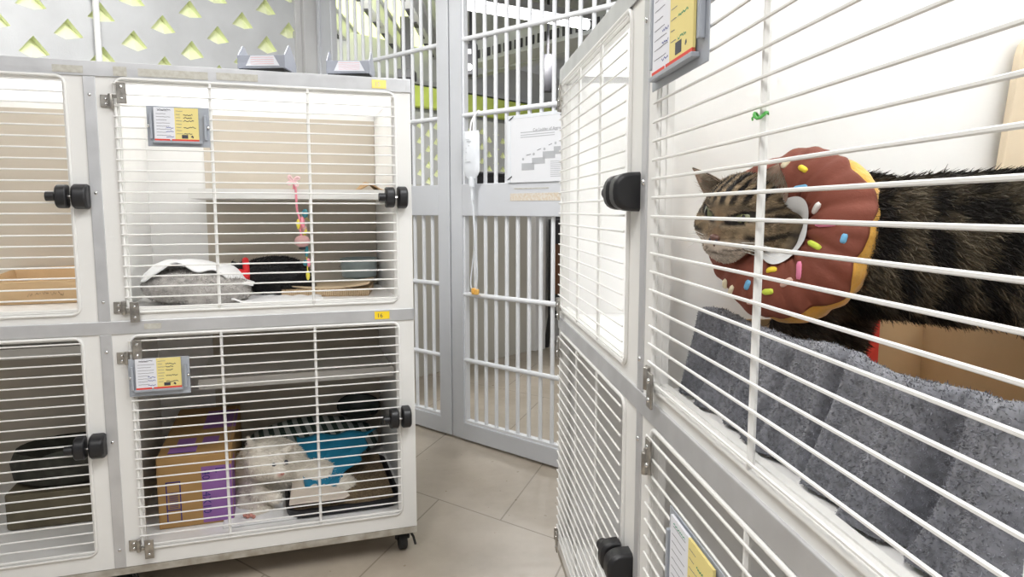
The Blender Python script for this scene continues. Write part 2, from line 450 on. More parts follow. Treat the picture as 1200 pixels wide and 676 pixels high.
# lime daylight roof and its beams, seen through the left leaf
b = MB(CM)
def aw(u, v): return (-6.0+5.15*u, 4.3+7*v, 1.92+.02*math.sin(u*60))
b.grid(aw, 60, 1); o = tag(obj('awning_roof', b, M['awning'], recalc=False), 'lime yellow translucent roof seen through the left gate leaf', 'roof')
for k, (x, lab) in enumerate(((-2.3, 'grey roof beam under the lime roof, farthest left behind the gate'), (-1.75, 'grey roof beam under the lime roof, second from the left'), (-1.28, 'grey roof beam under the lime roof, third from the left'), (-.92, 'grey roof beam at the right edge of the lime roof'))):
    b = MB(CM).box((x, 4.2, 1.70), (x+.09, 11, 1.86)); b.box((x-.03, 4.2, 1.86), (x+.12, 11, 1.875))
    o = tag(obj('roof_beam', b, M['corr'], bevel=.004), lab, 'beam', 'beams under the lime roof')
    b2 = MB(CM)
    for j in range(14): b2.box((x+.012, 4.5+j*.42, 1.69), (x+.05, 4.68+j*.42, 1.70))
    obj('cable_clip', b2, M['dark'], o)
b = MB(CM).box((-1.02, 6.6, -.4), (-.93, 6.75, 1.75)); b.box((-1.05, 6.57, 1.2), (-.9, 6.78, 1.28))
tag(obj('black_post', b, M['dark'], bevel=.005), 'dark post behind the left gate leaf holding the roof', 'post')
# light tube, duct, louvre, lamp under the corrugated roof
p0, p1 = Vector((-.36, 5.35, 1.5)), Vector((.62, 5.93, 1.5)); d = (p1-p0).normalized(); nn = Vector((-d.y, d.x, 0))
t = thing('tube_light', 'long glowing fluorescent light seen above the right gate leaf', 'light', CM @ ((p0+p1)/2))
obj('tube', MB(CM).cyl(p0, p1, .035, 12), M['lit'], t, smooth=40)
obj('housing', MB(CM).add([p0+nn*.07+Vector((0,0,.03)), p1+nn*.07+Vector((0,0,.03)), p1-nn*.07+Vector((0,0,.03)), p0-nn*.07+Vector((0,0,.03)),
     p0+nn*.05+Vector((0,0,.09)), p1+nn*.05+Vector((0,0,.09)), p1-nn*.05+Vector((0,0,.09)), p0-nn*.05+Vector((0,0,.09))],
     [(0,1,2,3),(4,5,6,7),(0,1,5,4),(1,2,6,5),(2,3,7,6),(3,0,4,7)]), M['duct'], t)
for q in (p0+d*.2, p1-d*.2): obj('hanger', MB(CM).cyl(q+Vector((0,0,.09)), q+Vector((0,0,.30)), .006, 6), M['duct'], t)
def beam_obj(name, a, c, w, h, m, label, cat):
    a, c = Vector(a), Vector(c); d = (c-a).normalized(); s_ = Vector((-d.y, d.x, 0)).normalized()*w/2; u = Vector((0, 0, h))
    b = MB(CM).add([a-s_, a+s_, c+s_, c-s_, a-s_+u, a+s_+u, c+s_+u, c-s_+u], [(0,1,2,3),(4,5,6,7),(0,1,5,4),(1,2,6,5),(2,3,7,6),(3,0,4,7)])
    return tag(obj(name, b, m, bevel=.004), label, cat), d, s_
t = thing('air_duct', 'silver rectangular air duct with a row of dark slots beyond the right gate leaf', 'duct', CM @ Vector((.5, 6.3, 1.42)))
a, c = Vector((-.35, 7.5, 1.47)), Vector((1.3, 5.6, 1.47)); d = (c-a).normalized(); s_ = Vector((-d.y, d.x, 0))*.16
b = MB(CM).add([a-s_, a+s_, c+s_, c-s_]+[q+Vector((0,0,.22)) for q in (a-s_, a+s_, c+s_, c-s_)], [(0,1,2,3),(4,5,6,7),(0,1,5,4),(1,2,6,5),(2,3,7,6),(3,0,4,7)])
obj('duct_body', b, M['duct'], t, bevel=.006)
b = MB(CM)
for k in range(15):
    q = a+d*(.12+k*.16)-s_*1.01; b.add([q+Vector((0,0,.04)), q+d*.11+Vector((0,0,.04)), q+d*.11+Vector((0,0,.12)), q+Vector((0,0,.12)), q-s_*.05+Vector((0,0,.04)), q+d*.11-s_*.05+Vector((0,0,.04)), q+d*.11-s_*.05+Vector((0,0,.12)), q-s_*.05+Vector((0,0,.12))],
          [(0,1,2,3),(4,5,6,7),(0,1,5,4),(1,2,6,5),(2,3,7,6),(3,0,4,7)])
obj('slot', b, M['dark'], t)
beam_obj('steel_beam', (-.5, 8.4, 1.52), (1.9, 5.9, 1.62), .12, .14, M['duct'], 'pale steel beam slanting under the corrugated roof at upper centre', 'beam')
beam_obj('cable_tray', (-.6, 5.3, 1.80), (1.5, 6.4, 1.80), .30, .06, M['corr'], 'grey cable tray hanging above the glowing fluorescent light', 'cable tray')
t = thing('spotlight', 'small black spotlight hanging beyond the gate near the right cages', 'lamp', CM @ Vector((.30, 6.0, 1.0)))
obj('lamp_head', MB(CM).lathe([(0, 0), (.05, 0), (.075, .06), (.075, .24), (.04, .30), (0, .30)], 14, Matrix.Translation((.30, 6.0, .98))), M['dark'], t, smooth=40)
obj('stem', MB(CM).cyl((.30, 6.0, 1.27), (.30, 6.0, 1.95), .012, 8), M['dark'], t)
t = thing('wall_fan', 'dark fan unit hanging under the corrugated roof behind the glowing light', 'fan', CM @ Vector((-.35, 6.2, 1.15)))
obj('fan_body', MB(CM).rbox((-.42, 6.2, 1.16), (-.30, 6.34, 1.42), .03), M['dark'], t, bevel=.004)
obj('fan_badge', MB(CM).cyl((-.37, 6.2, 1.22), (-.37, 6.19, 1.22), .03, 14), M['paper'], t)
obj('fan_label', MB(CM).box((-.41, 6.19, 1.33), (-.35, 6.2, 1.37)), M['paper'], t)
obj('bracket', MB(CM).box((-.37, 6.25, 1.42), (-.34, 6.28, 1.95)), M['dark'], t)
b = MB(GM).rbox((-1.12, 1.06, .15), (-1.0, 1.52, .25), .01, axis=2)
b.box((-1.13, 1.05, .225), (-.99, 1.53, .245))
tag(obj('black_box', b, M['black'], bevel=.003), 'low black box lying on the beige corridor wall behind the drip bag', 'box')
# black trolley with a brown panel standing past the corridor wall
t = thing('black_locker', 'tall black locker with brown panel standing beyond the gate beside the white pillar', 'locker', GM @ Vector((-.86, 2.05, -H)))
b = MB(GM).rbox((-1.0, 1.90, -.80), (-.72, 2.36, -.07), .02); obj('cabinet_body', b, M['dark'], t, bevel=.005)
obj('side_panel', MB(GM).box((-.718, 1.95, -.62), (-.712, 2.3, -.25)), M['brown'], t)
obj('front_panel', MB(GM).box((-.96, 1.892, -.62), (-.76, 1.899, -.25)), M['brown'], t)
obj('basket', MB(GM).box((-.96, 1.93, -.07), (-.76, 2.3, -.03)), M['dark'], t)
for k, (u, v) in enumerate(((-.98, 1.92), (-.98, 2.33), (-.74, 1.92), (-.74, 2.33))):
    obj('leg', MB(GM).tube([(u, v, -.79), (u+(.04 if u > -.9 else -.04), v, -H)], .02, 8), M['dark'], t)
t = thing('coat_hook', 'thin black hook standing on top of the black locker', 'hook', GM @ Vector((-.86, 2.1, -.03)))
obj('hook_rod', MB(GM).tube([(-.86, 2.1, -.03), (-.86, 2.1, .02), (-.86, 2.13, .05), (-.86, 2.17, .03)], .007, 8), M['dark'], t)

# ================================================================== the barred gate
def gate_leaf(label, u0, u1, mirror):
    """frame 70 mm wide, mid rail, bars; u0 is the seam side"""
    t = thing('barred_gate', label, 'gate', GM @ Vector(((u0+u1)/2, 0, -H)), 'the two leaves of the barred gate')
    s = 1 if u1 > u0 else -1; X = lambda d: u0+s*d; Wd = abs(u1-u0)
    Dp = .02
    b = MB(GM); zb, zt = -H+.012, 1.28
    b.box((X(0), -Dp, zb), (X(.072), Dp, zt)); b.box((X(Wd-.085), -Dp, zb), (X(Wd), Dp, zt))
    b.box((X(.072), -Dp, zb), (X(Wd-.085), Dp, zb+.075)); b.box((X(.072), -Dp, zt-.08), (X(Wd-.085), Dp, zt))
    obj('frame', b, M['gate'], t, bevel=.003)
    b = MB(GM); b.box((X(.072), -Dp-.001, -.027), (X(Wd-.085), Dp, .109)); obj('middle_rail', b, M['gate'], t, bevel=.003)
    b = MB(GM); b.box((X(.072), -.012, zb+.075), (X(.082), .012, -.027)); b.box((X(.072), -.014, zb+.075), (X(Wd-.085), .014, zb+.087)); b.box((X(.072), -.012, .109), (X(.082), .012, zt-.08))
    obj('inner_lip', b, M['gate_bar'], t)
    for z in (.40, .715, -.665)+(() if mirror else ()) :
        obj('cross_bar', MB(GM).cyl((X(.072), -.006, z), (X(Wd-.085), -.006, z), .0105, 10), M['gate_bar'], t, smooth=40)
    if mirror: obj('cross_bar', MB(GM).cyl((X(.072), -.006, -.335), (X(Wd-.085), -.006, -.335), .0105, 10), M['gate_bar'], t, smooth=40)
    else: obj('cross_bar', MB(GM).cyl((X(.072), -.006, -.37), (X(Wd-.085), -.006, -.37), .0105, 10), M['gate_bar'], t, smooth=40)
    n = 13; step = (Wd-.085-.072)/n
    for k in range(1, n):
        u = X(.072+k*step)
        obj('bar', MB(GM).cyl((u, 0, .109), (u, 0, zt-.08), .0085, 8), M['gate_bar'], t, smooth=40)
        obj('bar', MB(GM).cyl((u, 0, zb+.075), (u, 0, -.027), .0085, 8), M['gate_bar'], t, smooth=40)
    return t
gl = gate_leaf('left leaf of the grey barred gate, half hidden behind the left cages', -.012, -.965, True)
gr = gate_leaf('right leaf of the grey barred gate carrying the drip bag and poster', -.004, .945, False)
obj('tape_residue', MB(GM).box((.35, -.0222, .035), (.62, -.0212, .065)), M['rust'], gr)
obj('tape_residue', MB(GM).box((.37, -.0222, .082), (.55, -.0212, .086)), M['residue'], gr)
b = MB(GM).box((-.985, -.03, -H), (-.966, .03, 1.3)); b.box((.946, -.03, -H), (1.0, .03, 1.62)); b.box((-.985, -.03, 1.29), (1.0, .03, 1.62))
struct('trim_3', b, M['gate'])
# ================================================================== the cage banks
M['acrylic'] = translucent('frosted_top_panel', (.93, .93, .92), .93)
def latch_half(b, s0, s1, z, hgt=.060, t0=0., prot=.038):
    """half-round latch cheek: flat on the frame, rounded outward, thick along s"""
    n = 12; prof = []
    for k in range(n+1):
        w = -PI/2+PI*k/n
        cw, sw = math.cos(w), math.sin(w)
        prof.append((t0-prot*abs(cw)**.62, z+hgt/2*math.copysign(abs(sw)**.75, sw)))
    e = .14
    ring = lambda s, sc: [(s, t0+(p[0]-t0)*sc, z+(p[1]-z)*sc) for p in prof]
    d = (s1-s0)*e
    rings = [ring(s0, .86), ring(s0+d, 1), ring(s1-d, 1), ring(s1, .86)]
    m = n+1; vs = [p for r in rings for p in r]; fs = []
    for i in range(3):
        for k in range(n): fs.append((i*m+k, i*m+k+1, (i+1)*m+k+1, (i+1)*m+k))
        fs.append((i*m+n, i*m, (i+1)*m, (i+1)*m+n))
    fs.append(tuple(range(m))[::-1]); fs.append(tuple(3*m+k for k in range(m)))
    b.add(vs, fs)
def hinge(T, s, z, side, parent, up):
    """side = direction from the frame plate to the wire plate along s"""
    b = MB(T)
    b.box((s-.013, -.007, z-.015), (s+.010, -.004, z+.015))
    b.cyl((s+side*.014, -.012, z-.017), (s+side*.014, -.012, z+.017), .006, 10)
    b.box((s+side*.012, -.010, z-.004+up*.012), (s+side*.030, -.006, z+.004+up*.012))
    a0, a1 = sorted((s+side*.028, s+side*.050)); b.box((a0, -.017, z+up*.004-.022+.012*up), (a1, -.013, z+up*.004+.030+.012*up))
    o = obj('hinge', b, M['steel'], parent, bevel=.0012, smooth=30)
    return o
def hinge_screws(T, s, z, side, parent, up):
    for (x, zz, t) in ((s-.002, z+.005, -.007), (s-.002, z-.008, -.007), (s+side*.039, z+.004*up+.012*up+.018, -.017), (s+side*.039, z+.004*up+.012*up-.010, -.017)):
        obj('screw', MB(T).ball((x, t, zz), (.0042, .003, .0042), 5), M['bright_steel'], parent, smooth=180)
def rounded_loop(s0, s1, z0, z1, r, t):
    pts = []
    for cx, cz, a0 in ((s1-r, z1-r, 0), (s0+r, z1-r, 90), (s0+r, z0+r, 180), (s1-r, z0+r, 270)):
        for k in range(7):
            w = math.radians(a0+15*k); pts.append((cx+r*math.cos(w), t, cz+r*math.sin(w)))
    return pts
def cage_bank(name, label, T, cols, posts, L, wear):
    root = thing(name, label, 'cage', T @ Vector((L/2, DEPTH/2, -H)), 'white cage units')
    # carcass
    b = MB(T)
    b.box((0, .004, ZB), (.012, DEPTH, ZT-.006)); b.box((L-.012, .004, ZB), (L, DEPTH, ZT-.006)); b.box((0, DEPTH-.01, ZB), (L, DEPTH, ZT-.006))
    b.box((0, .006, ZM-.026), (L, DEPTH, ZM+.004)); b.box((0, .006, ZB), (L, DEPTH, ZB+.030))
    for p in posts: b.box((p+.004, .006, ZB), (p+PW-.004, DEPTH, ZT-.018))
    obj('carcass', b, M['cage'], root)
    obj('top_panel', MB(T).box((.012, .02, ZT-.016), (L-.012, DEPTH, ZT-.010)), M['acrylic'], root)
    # front panels with an opening each
    for ci, c in enumerate(cols):
        a0, a1 = c['span']
        for lo, hi, tag_ in ((ZM, ZT-RT, 'up'), (ZB, ZM-RT, 'lo')):
            d0, d1 = c['dl']+.006, c['dr']-.006
            z0, z1 = (-.256, .316) if tag_ == 'up' else (-.891, -.328)
            bb = MB(T); bb.box((a0, -.002, lo), (d0, .006, hi)); bb.box((d1, -.002, lo), (a1, .006, hi)); bb.box((d0, -.002, lo), (d1, .006, z0)); bb.box((d0, -.002, z1), (d1, .006, hi))
            q = .016                       # rolled lip round the opening
            bb.box((d0, .006, z0), (d0+.002, q, z1)); bb.box((d1-.002, .006, z0), (d1, q, z1)); bb.box((d0, .006, z0), (d1, q, z0+.002)); bb.box((d0, .006, z1-.002), (d1, q, z1))
            obj('front_panel', bb, M['white'], root, bevel=.0012)
    # aluminium rails and posts
    for z0, z1 in ((ZT-RT, ZT), (ZM-RT, ZM)):
        bb = MB(T).box((-.001, -.006, z0), (L, .02, z1))
        if z1 == ZT: bb.box((-.001, -.006, ZT), (L, .05, ZT+.002)); bb.box((-.001, -.006, z0), (.012, DEPTH, ZT+.001))
        else: bb.box((-.0015, -.006, z0), (.010, DEPTH, z1))
        obj('rail', bb, M['alu'], root, bevel=.0015)
    bb = MB(T).box((.0, -.001, ZB-.022), (L, .022, ZB-.002)); bb.box((0, .0, ZB-.022), (.022, DEPTH, ZB-.002)); bb.box((L-.022, 0, ZB-.022), (L, DEPTH, ZB-.002)); bb.box((0, DEPTH-.022, ZB-.022), (L, DEPTH, ZB-.002))
    obj('base_rail', bb, M['dirty_alu'], root, bevel=.0015)
    for p in posts:
        for z0, z1 in ((ZM, ZT-RT), (ZB, ZM-RT)):
            po = obj('post', MB(T).box((p, -.005, z0), (p+PW, .02, z1)), M['alu'], root, bevel=.0015)
            for zz in (z0+.05, (z0+z1)/2+(.02 if z0 == ZM else .03), z1-.045):
                obj('screw', MB(T).ball((p+PW*.5, -.005, zz), (.0045, .003, .0045), 6), M['bright_steel'], po, smooth=180)
    # castors
    for s in (.035, posts[0]+PW/2, L-.035):
        for t in (.045, DEPTH-.05):
            ca = obj('caster', MB(T).box((s-.022, t-.028, ZB-.030), (s+.022, t+.028, ZB-.022)).tube([(s-.014, t, ZB-.026), (s-.016, t+.012, ZB-.06)], .007, 8).tube([(s+.014, t, ZB-.026), (s+.016, t+.012, ZB-.06)], .007, 8), M['black'], root)
            obj('wheel', MB(T).cyl((s-.012, t+.014, -H+.032), (s+.012, t+.014, -H+.032), .032, 20), M['rubber'], ca, smooth=40, bevel=.003)
            obj('brake_lever', MB(T).tube([(s-.018, t, ZB-.03), (s-.03, t-.01, ZB-.05), (s-.036, t-.012, ZB-.075)], .004, 6), M['rubber'], ca)
    doors = []
    for ci, c in enumerate(cols):
        for tier, (z0, z1) in enumerate(((-.262, .322), (-.897, -.322))):
            d0, d1 = c['dl'], c['dr']
            b = MB(T); b.tube(rounded_loop(d0, d1, z0, z1,   .020, -.004), .0040, 8, closed=True)
            for s in c['bars']: b.tube([(s, -.004, z0), (s, -.004, z1)], .0040, 6)
            n = 21; st = (z1-z0-.026)/n
            for k in range(n+1):
                z = z1-.013-st*k; e0 = d0-(.004 if c['hinge'] < 0 else -.003); e1 = d1+(.004 if c['hinge'] > 0 else -.003)
                b.tube([(e0, -.0105, z), (e1, -.0105, z)], .0020, 6)
            dr = obj('wire_door', b, M['wire'], root, smooth=50)
            hs = (c['dr']+.022) if c['hinge'] > 0 else (c['dl']-.018)
            for z, up in ((z1-.056, 1), (z0+.014, -1)):
                h = hinge(T, hs, z, -c['hinge'], dr, up)
            for z, up in ((z1-.056, 1), (z0+.014, -1)):
                hinge_screws(T, hs, z, -c['hinge'], dr, up)
            zk = c['kz'][tier]; fs = c['knob']      # (block0, block1, wheel0, wheel1, stem end)
            b = MB(T); latch_half(b, fs[2], fs[3], zk, .058, -.010, .036)
            b.cyl((fs[3], -.030, zk), (fs[4], -.030, zk), .0115, 14)
            obj('latch_knob', b, M['black'], dr, smooth=40, bevel=.0015)
            b = MB(T); latch_half(b, fs[0], fs[1], zk, .062, -.001, .044)
            obj('latch_catch', b, M['black'], root, smooth=40, bevel=.0015)
            obj('latch_pin', MB(T).cyl((fs[1], -.028, zk), (fs[2], -.028, zk), .003, 8), M['bright_steel'], dr)
            doors.append(dr)
    return root, doors
LB, LD = cage_bank('cage_bank', 'white cage unit on the left with black latches, facing the camera on black castors', LM,
    [dict(span=(0, W1), dl=.044, dr=.735, bars=(.277, .518), hinge=1, knob=(.016, .043, .052, .078, .097), kz=(.034, -.600)),
     dict(span=(W1+PW, 1.62), dl=.842, dr=1.55, bars=(1.078, 1.315), hinge=1, knob=(.803, .838, .845, .872, .892), kz=(.032, -.602))], (W1,), 1.62, 1)
RB, RD = cage_bank('cage_bank', 'white cage unit on the right, running past the camera, holding the tabby cat', RM,
    [dict(span=(0, W1), dl=.036, dr=.703, bars=(.265, .484), hinge=-1, knob=(.765, .728, .718, .690, .660), kz=(.028, -.600)),
     dict(span=(W1+PW, 1.95), dl=.858, dr=1.87, bars=(1.191, 1.525), hinge=-1, knob=(1.93, 1.90, 1.89, 1.865, 1.845), kz=(.03, -.600))], (W1,), 1.95, 1)
def part(name, b, m, root, **k): return obj(name, b, m, root, **k)
# shelves, rear boards, vents
def shelf(T, s0, s1, t0, zt_, th, root, r=.02):
    b = MB(T).rbox((s0, t0, zt_-th), (s1, DEPTH-.012, zt_), r); o = obj('shelf', b, M['white'], root, bevel=.003)
    obj('shelf_lip', MB(T).box((s0+.002, t0-.003, zt_-th), (s1, t0+.001, zt_+.004)), M['white'], o); return o
shelf(LM, .013, .614, .30, .059, .026, LB)
shelf(LM, .013, .612, .30, -.522, .028, LB, .05)
shelf(LM, .82, 1.60, .32, -.40, .026, LB)
part('rear_board', MB(LM).box((.013, DEPTH-.018, -.276), (.60, DEPTH-.010, .325)), M['tan'], LB)
part('rear_board', MB(LM).box((.82, DEPTH-.018, -.276), (1.60, DEPTH-.010, .325)), M['tan'], LB)
part('rear_board', MB(LM).box((.013, DEPTH-.018, -.909), (.60, DEPTH-.010, -.31)), M['tan'], LB)
part('rear_board', MB(LM).box((.82, DEPTH-.018, -.909), (1.60, DEPTH-.010, -.31)), M['tan'], LB)
for s in (): part('vent', MB(LM).rbox((s-.07, .10, .3345), (s+.07, .24, .338), .02), M['tan'], LB)
# stickers on the left rails
def sticker(T, s0, s1, z0, z1, m, root, text=None, ink=None, t=-.0066):
    o = obj('number_sticker' if text else 'old_sticker', MB(T).box((s0, t-.0004, z0), (s1, t, z1)), m, root)
    if text:
        b = MB(); sx = 1 if T is RM else -1
        P0 = T @ Vector((max(s0, s1)-.006 if sx < 0 else min(s0, s1)+.006, t-.0009, min(z0, z1)+.005))
        ex = (T.to_3x3() @ Vector((sx, 0, 0))); b2 = MB(); text_into(b2, text, abs(z1-z0)*.78, plane_M(P0, ex, (0, 0, 1)))
        obj('number', b2, ink, o, recalc=False)
    return o
sticker(LM, .067, .106, .331, .354, M['pale_sticker'], LB, '15', M['rust'])
sticker(LM, .070, .112, -.310, -.288, M['sticker'], LB, '16', M['ink'])
for s0, s1, z0, z1 in ((.80, .865, .330, .347), (.705, .735, .327, .350), (.52, .68, .329, .348), (.40, .50, .331, .349)):
    sticker(LM, s0, s1, z0, z1, M['residue'], LB)
sticker(LM, .66, .70, -.306, -.292, M['residue'], LB)

# ------------------------------------------------------------------ card holders
def scribble(b, T, s0, s1, z, t, amp, n, sx=1):
    pts = []
    for k in range(n+1):
        pts.append((s0+(s1-s0)*k/n, t, z+amp*random.uniform(-1, 1)))
    w = abs(amp)*.28+.0004
    for p, q in zip(pts, pts[1:]):
        b.add([(p[0], t, p[2]-w), (q[0], t, q[2]-w), (q[0], t, q[2]+w), (p[0], t, p[2]+w)], [(0, 1, 2, 3)])
def card_holder(T, s0, s1, z0, z1, c0, c1, cz0, cz1, labh, labc, flip, mark='white'):
    """s0 reads as the left edge of the holder; flip = +1 when s grows to the reader's right"""
    mid = T @ Vector(((s0+s1)/2, -.015, z0))
    h = thing('card_holder', labh, 'card holder', mid, 'grey card holders on the cage doors')
    f = flip; w = abs(s1-s0)
    b = MB(T); b.box((s0, -.0165, z0), (s1, -.0145, z1)); obj('plate', b, M['holder'], h, bevel=.001)
    b = MB(T)
    for e in (s0+f*w*.045, s1-f*w*.085):
        b.box((e, -.024, z0+(z1-z0)*.18), (e+f*w*.04, -.0165, z0+(z1-z0)*.80))
    b.box((s0+f*w*.09, -.027, cz0-.008), (s1-f*w*.12, -.0165, cz0-.002)); obj('pocket', b, M['holder'], h, bevel=.001)
    b = MB(T)
    for e in (s0+f*.004, s1-f*.004):
        b.tube([(e, -.0165, (z0+z1)/2), (e, -.019, (z0+z1)/2+.003), (e, -.008, (z0+z1)/2+.004)], .0022, 6); b.ball((e, -.018, (z0+z1)/2), .0045, 5)
    obj('clip', b, M['bright_steel'], h, smooth=60)
    c = thing('cage_card', labc, 'card', T @ Vector(((c0+c1)/2, -.0205, cz0)), 'paper cards in the grey holders')
    cw = c1-c0; m = c0+cw*.46; hz = cz1-cz0
    obj('white_sheet', MB(T).box((c0, -.0225, cz0), (m, -.0190, cz1)), M['paper'], c)
    obj('yellow_sheet', MB(T).box((m, -.0225, cz0), (c1, -.0190, cz1)), M['yellow'], c)
    obj('red_strip', MB(T).box((c0, -.0232, cz0-hz*.05), (c0+cw*.34, -.0190, cz0+hz*.03)).box((c0+cw*.38, -.0232, cz0-hz*.05), (c1, -.0190, cz0+hz*.03)), M['red'], c)
    b = MB(T); t = -.0227
    for k in range(9): 
        z = cz1-hz*(.10+.095*k); scribble(b, T, c0+cw*(.05 if k else .08), c0+cw*random.uniform(.26, .43), z, t, .0004, 6)
    for k in range(8):
        z = cz1-hz*(.10+.10*k); scribble(b, T, m+cw*.03, m+cw*random.uniform(.12, .22), z, t, .0004, 4)
    obj('printed_line', b, M['grey_ink'], c, recalc=False)
    b = MB(T)
    for k in (1, 2, 3, 5, 7): 
        z = cz1-hz*(.10+.10*k); scribble(b, T, m+cw*.20, m+cw*random.uniform(.36, .50), z, t, .0017, 16)
    scribble(b, T, c0+cw*.08, c0+cw*.38, cz1-hz*.07, t, .0012, 16)
    obj('handwriting', b, M['ink'] if mark == 'ink' else M['green_ink'] if mark == 'green' else M['ink'], c, recalc=False)
    b = MB(T)
    for z in (.62, .74, .90): scribble(b, T, c0+cw*.26, c0+cw*.43, cz1-hz*z, t, .0016, 12)
    obj('blue_note', b, M['blue_ink'], c, recalc=False)
    b = MB(T); b.box((m+cw*.15, -.0229, cz0+hz*.06), (m+cw*.29, -.0225, cz0+hz*.17)); 
    for k in range(6): b.ball((m+cw*.39+.0016*math.cos(k), -.0226, cz0+hz*.115+.0018*math.sin(k*1.3)), (.0016, .0003, .0018), 4)
    obj('black_mark', b, M['ink'], c)
    return h, c
card_holder(LM, .665, .521, .158, .258, .648, .546, .174, .254, 'grey card holder on the upper door of the left cage unit', 'white and pale yellow card on the upper left cage door, above the towelled plush', -1)
card_holder(LM, .741, .597, -.480, -.381, .7235, .617, -.459, -.3815, 'grey card holder on the lower door of the left cage unit', 'white and yellow card on the lower cage door, above the purple printed box', -1)
card_holder(RM, .863, 1.073, .163, .315, .883, 1.040, .181, .313, 'large grey card holder high on the tabby cat’s door at the picture’s top', 'large white and yellow card with green handwriting high on the tabby cat’s door', 1, 'green')
card_holder(RM, .985, 1.175, -.520, -.386, 1.008, 1.150, -.500, -.388, 'grey card holder at the bottom edge, on the cage door below the towel', 'white and yellow card at the bottom edge, on the door below the towel', 1, 'green')
# green tie on the tabby's door
t = thing('cable_tie', 'small green plastic tie twisted round the wire above the tabby cat', 'cable tie', RM @ Vector((1.191, -.010, .085)))
pts = [(1.191+.0050*math.cos(2*PI*k/14), -.0075+.0062*math.sin(2*PI*k/14), .0885+.003*math.sin(4*PI*k/14)) for k in range(14)]
obj('loop', MB(RM).tube(pts, .0016, 6, closed=True), mat('green_plastic', (.08, .42, .07), .4), t, smooth=60)
obj('tail', MB(RM).tube([(1.190, -.0135, .0885), (1.188, -.0145, .0865), (1.189, -.0145, .0845)], .0010, 6), bpy.data.materials['green_plastic'], t, smooth=60)

# ------------------------------------------------------------------ bins on the left unit
def bin_(s, t, yaw, label, w=.115):
    q = LM @ Vector((s, t, ZT+.003)); Rz = Matrix.Rotation(yaw, 4, 'Z'); T = Matrix.Translation(q) @ Rz
    r = thing('plastic_bin', label, 'bin', q, 'grey plastic bins on the left cage unit')
    h, d = .052, .085; th = .003
    b = MB(T); b.box((-w/2, -d/2, .008), (w/2, -d/2+th, .042)); b.box((-w/2, -d/2, .008), (w/2, d/2, .011)); b.box((-w/2, d/2-th, .008), (w/2, d/2, .030))
    obj('front_wall', b, M['bin'], r, bevel=.001)
    for sx in (-1, 1):
        x = sx*w/2; prof = [(-d/2, .008), (d/2, .008), (d/2, .030), (.0, .072), (-.012, .072), (-d/2+.004, .044), (-d/2, .042)]
        b = MB(T); n = len(prof); x0, x1 = x-th/2, x+th/2
        b.add([(x0, p[0], p[1]) for p in prof]+[(x1, p[0], p[1]) for p in prof], [tuple(range(n)), tuple(range(n, 2*n))]+[(k, (k+1) % n, n+(k+1) % n, n+k) for k in range(n)])
        obj('side_wall', b, M['bin'], r, bevel=.001)
    obj('foot', MB(T).box((-w/2+.002, -d/2+.002, 0), (w/2-.002, d/2-.002, .0085)), M['rubber'], r)
    lb = obj('label', MB(T).add([(-w*.33, -d/2-.001, .014), (w*.40, -d/2-.001, .014), (w*.28, -d/2-.001, .040), (-w*.22, -d/2-.001, .040)], [(0, 1, 2, 3)]), M['paper'], r)
    b = MB(T)
    for k in range(4): scribble(b, T, -w*.22, w*.28, .019+.0055*k, -d/2-.0014, .0005, 10)
    obj('label_print', b, M['pink_ink'], lb, recalc=False)
M['bin'] = mat('smoky_bin_plastic', (.38, .40, .46), .3, alpha=.9)
ay = math.atan2(-math.sin(aL), -math.cos(aL))+PI
bin_(.375, .05, ay-.38, 'grey plastic bin with pink printed label, left of the two on the unit', .125)
bin_(.155, .05, ay-.30, 'grey plastic bin with pink printed label, in front of the barred gate', .115)
# ================================================================== things on the gate
def gp(px, py, v=-.03):
    """gate-plane coordinates of a point seen at a photo pixel"""
    a = at(px, py, 1.0)-np.array((0, 0, H)); A = np.array((-.254, 3.108)); n = np.array((-gy, gx)); g = np.array((gx, gy))
    k = ((A+n*v) @ n)/(a[:2] @ n); P = a*k; return ((P[:2]-A) @ g, P[2])
M['vinyl'] = mat('clear_drip_plastic', (.86, .89, .93), .12, alpha=.78)
M['clearpaper'] = mat('laminated_sheet', (.72, .73, .76), .3)
t = thing('drip_bag', 'clear fluid drip bag hanging on the gate with its tube and orange clamp', 'drip bag', GM @ Vector((.16, -.05, .11)))
def bagf(s):
    def f(u, v):
        w = .047*(1-.45*max(0, (v-.8)/.2)**2-.10*max(0, (.15-v)/.15)**2)
        x = (u*2-1)*w; th = .018*math.sqrt(max(0, 1-(u*2-1)**2))*math.sin(PI*min(1, v*.96+.03))**.5
        return (.160+x, -.052+s*th, .325-.195*v)
    return f
b = MB(GM); b.grid(bagf(-1), 14, 16); b.grid(bagf(1), 14, 16); obj('pouch', b, M['vinyl'], t, smooth=60)
b = MB(GM); b.tube([(.150, -.05, .32), (.152, -.045, .36), (.160, -.03, .395), (.160, -.008, .4125), (.160, .006, .405)], .004, 6); b.tube([(.170, -.05, .32), (.168, -.045, .36), (.160, -.03, .395)], .004, 6)
obj('hook', b, M['pipe'], t, smooth=60)
b = MB(GM)
for z, a, c in ((.287, .145, .165), (.279, .150, .176), (.262, .158, .164), (.252, .145, .149), (.236, .144, .149), (.205, .140, .150), (.196, .14, .172)): b.box((a, -.0712, z), (c, -.0706, z+.0025))
obj('print', b, M['light_print'], t)
b = MB(GM); b.cyl((.160, -.052, .135), (.160, -.052, .095), .013, 12); b.cyl((.160, -.052, .095), (.161, -.05, .04), .007, 10); obj('drip_port', b, M['vinyl'], t, smooth=50)
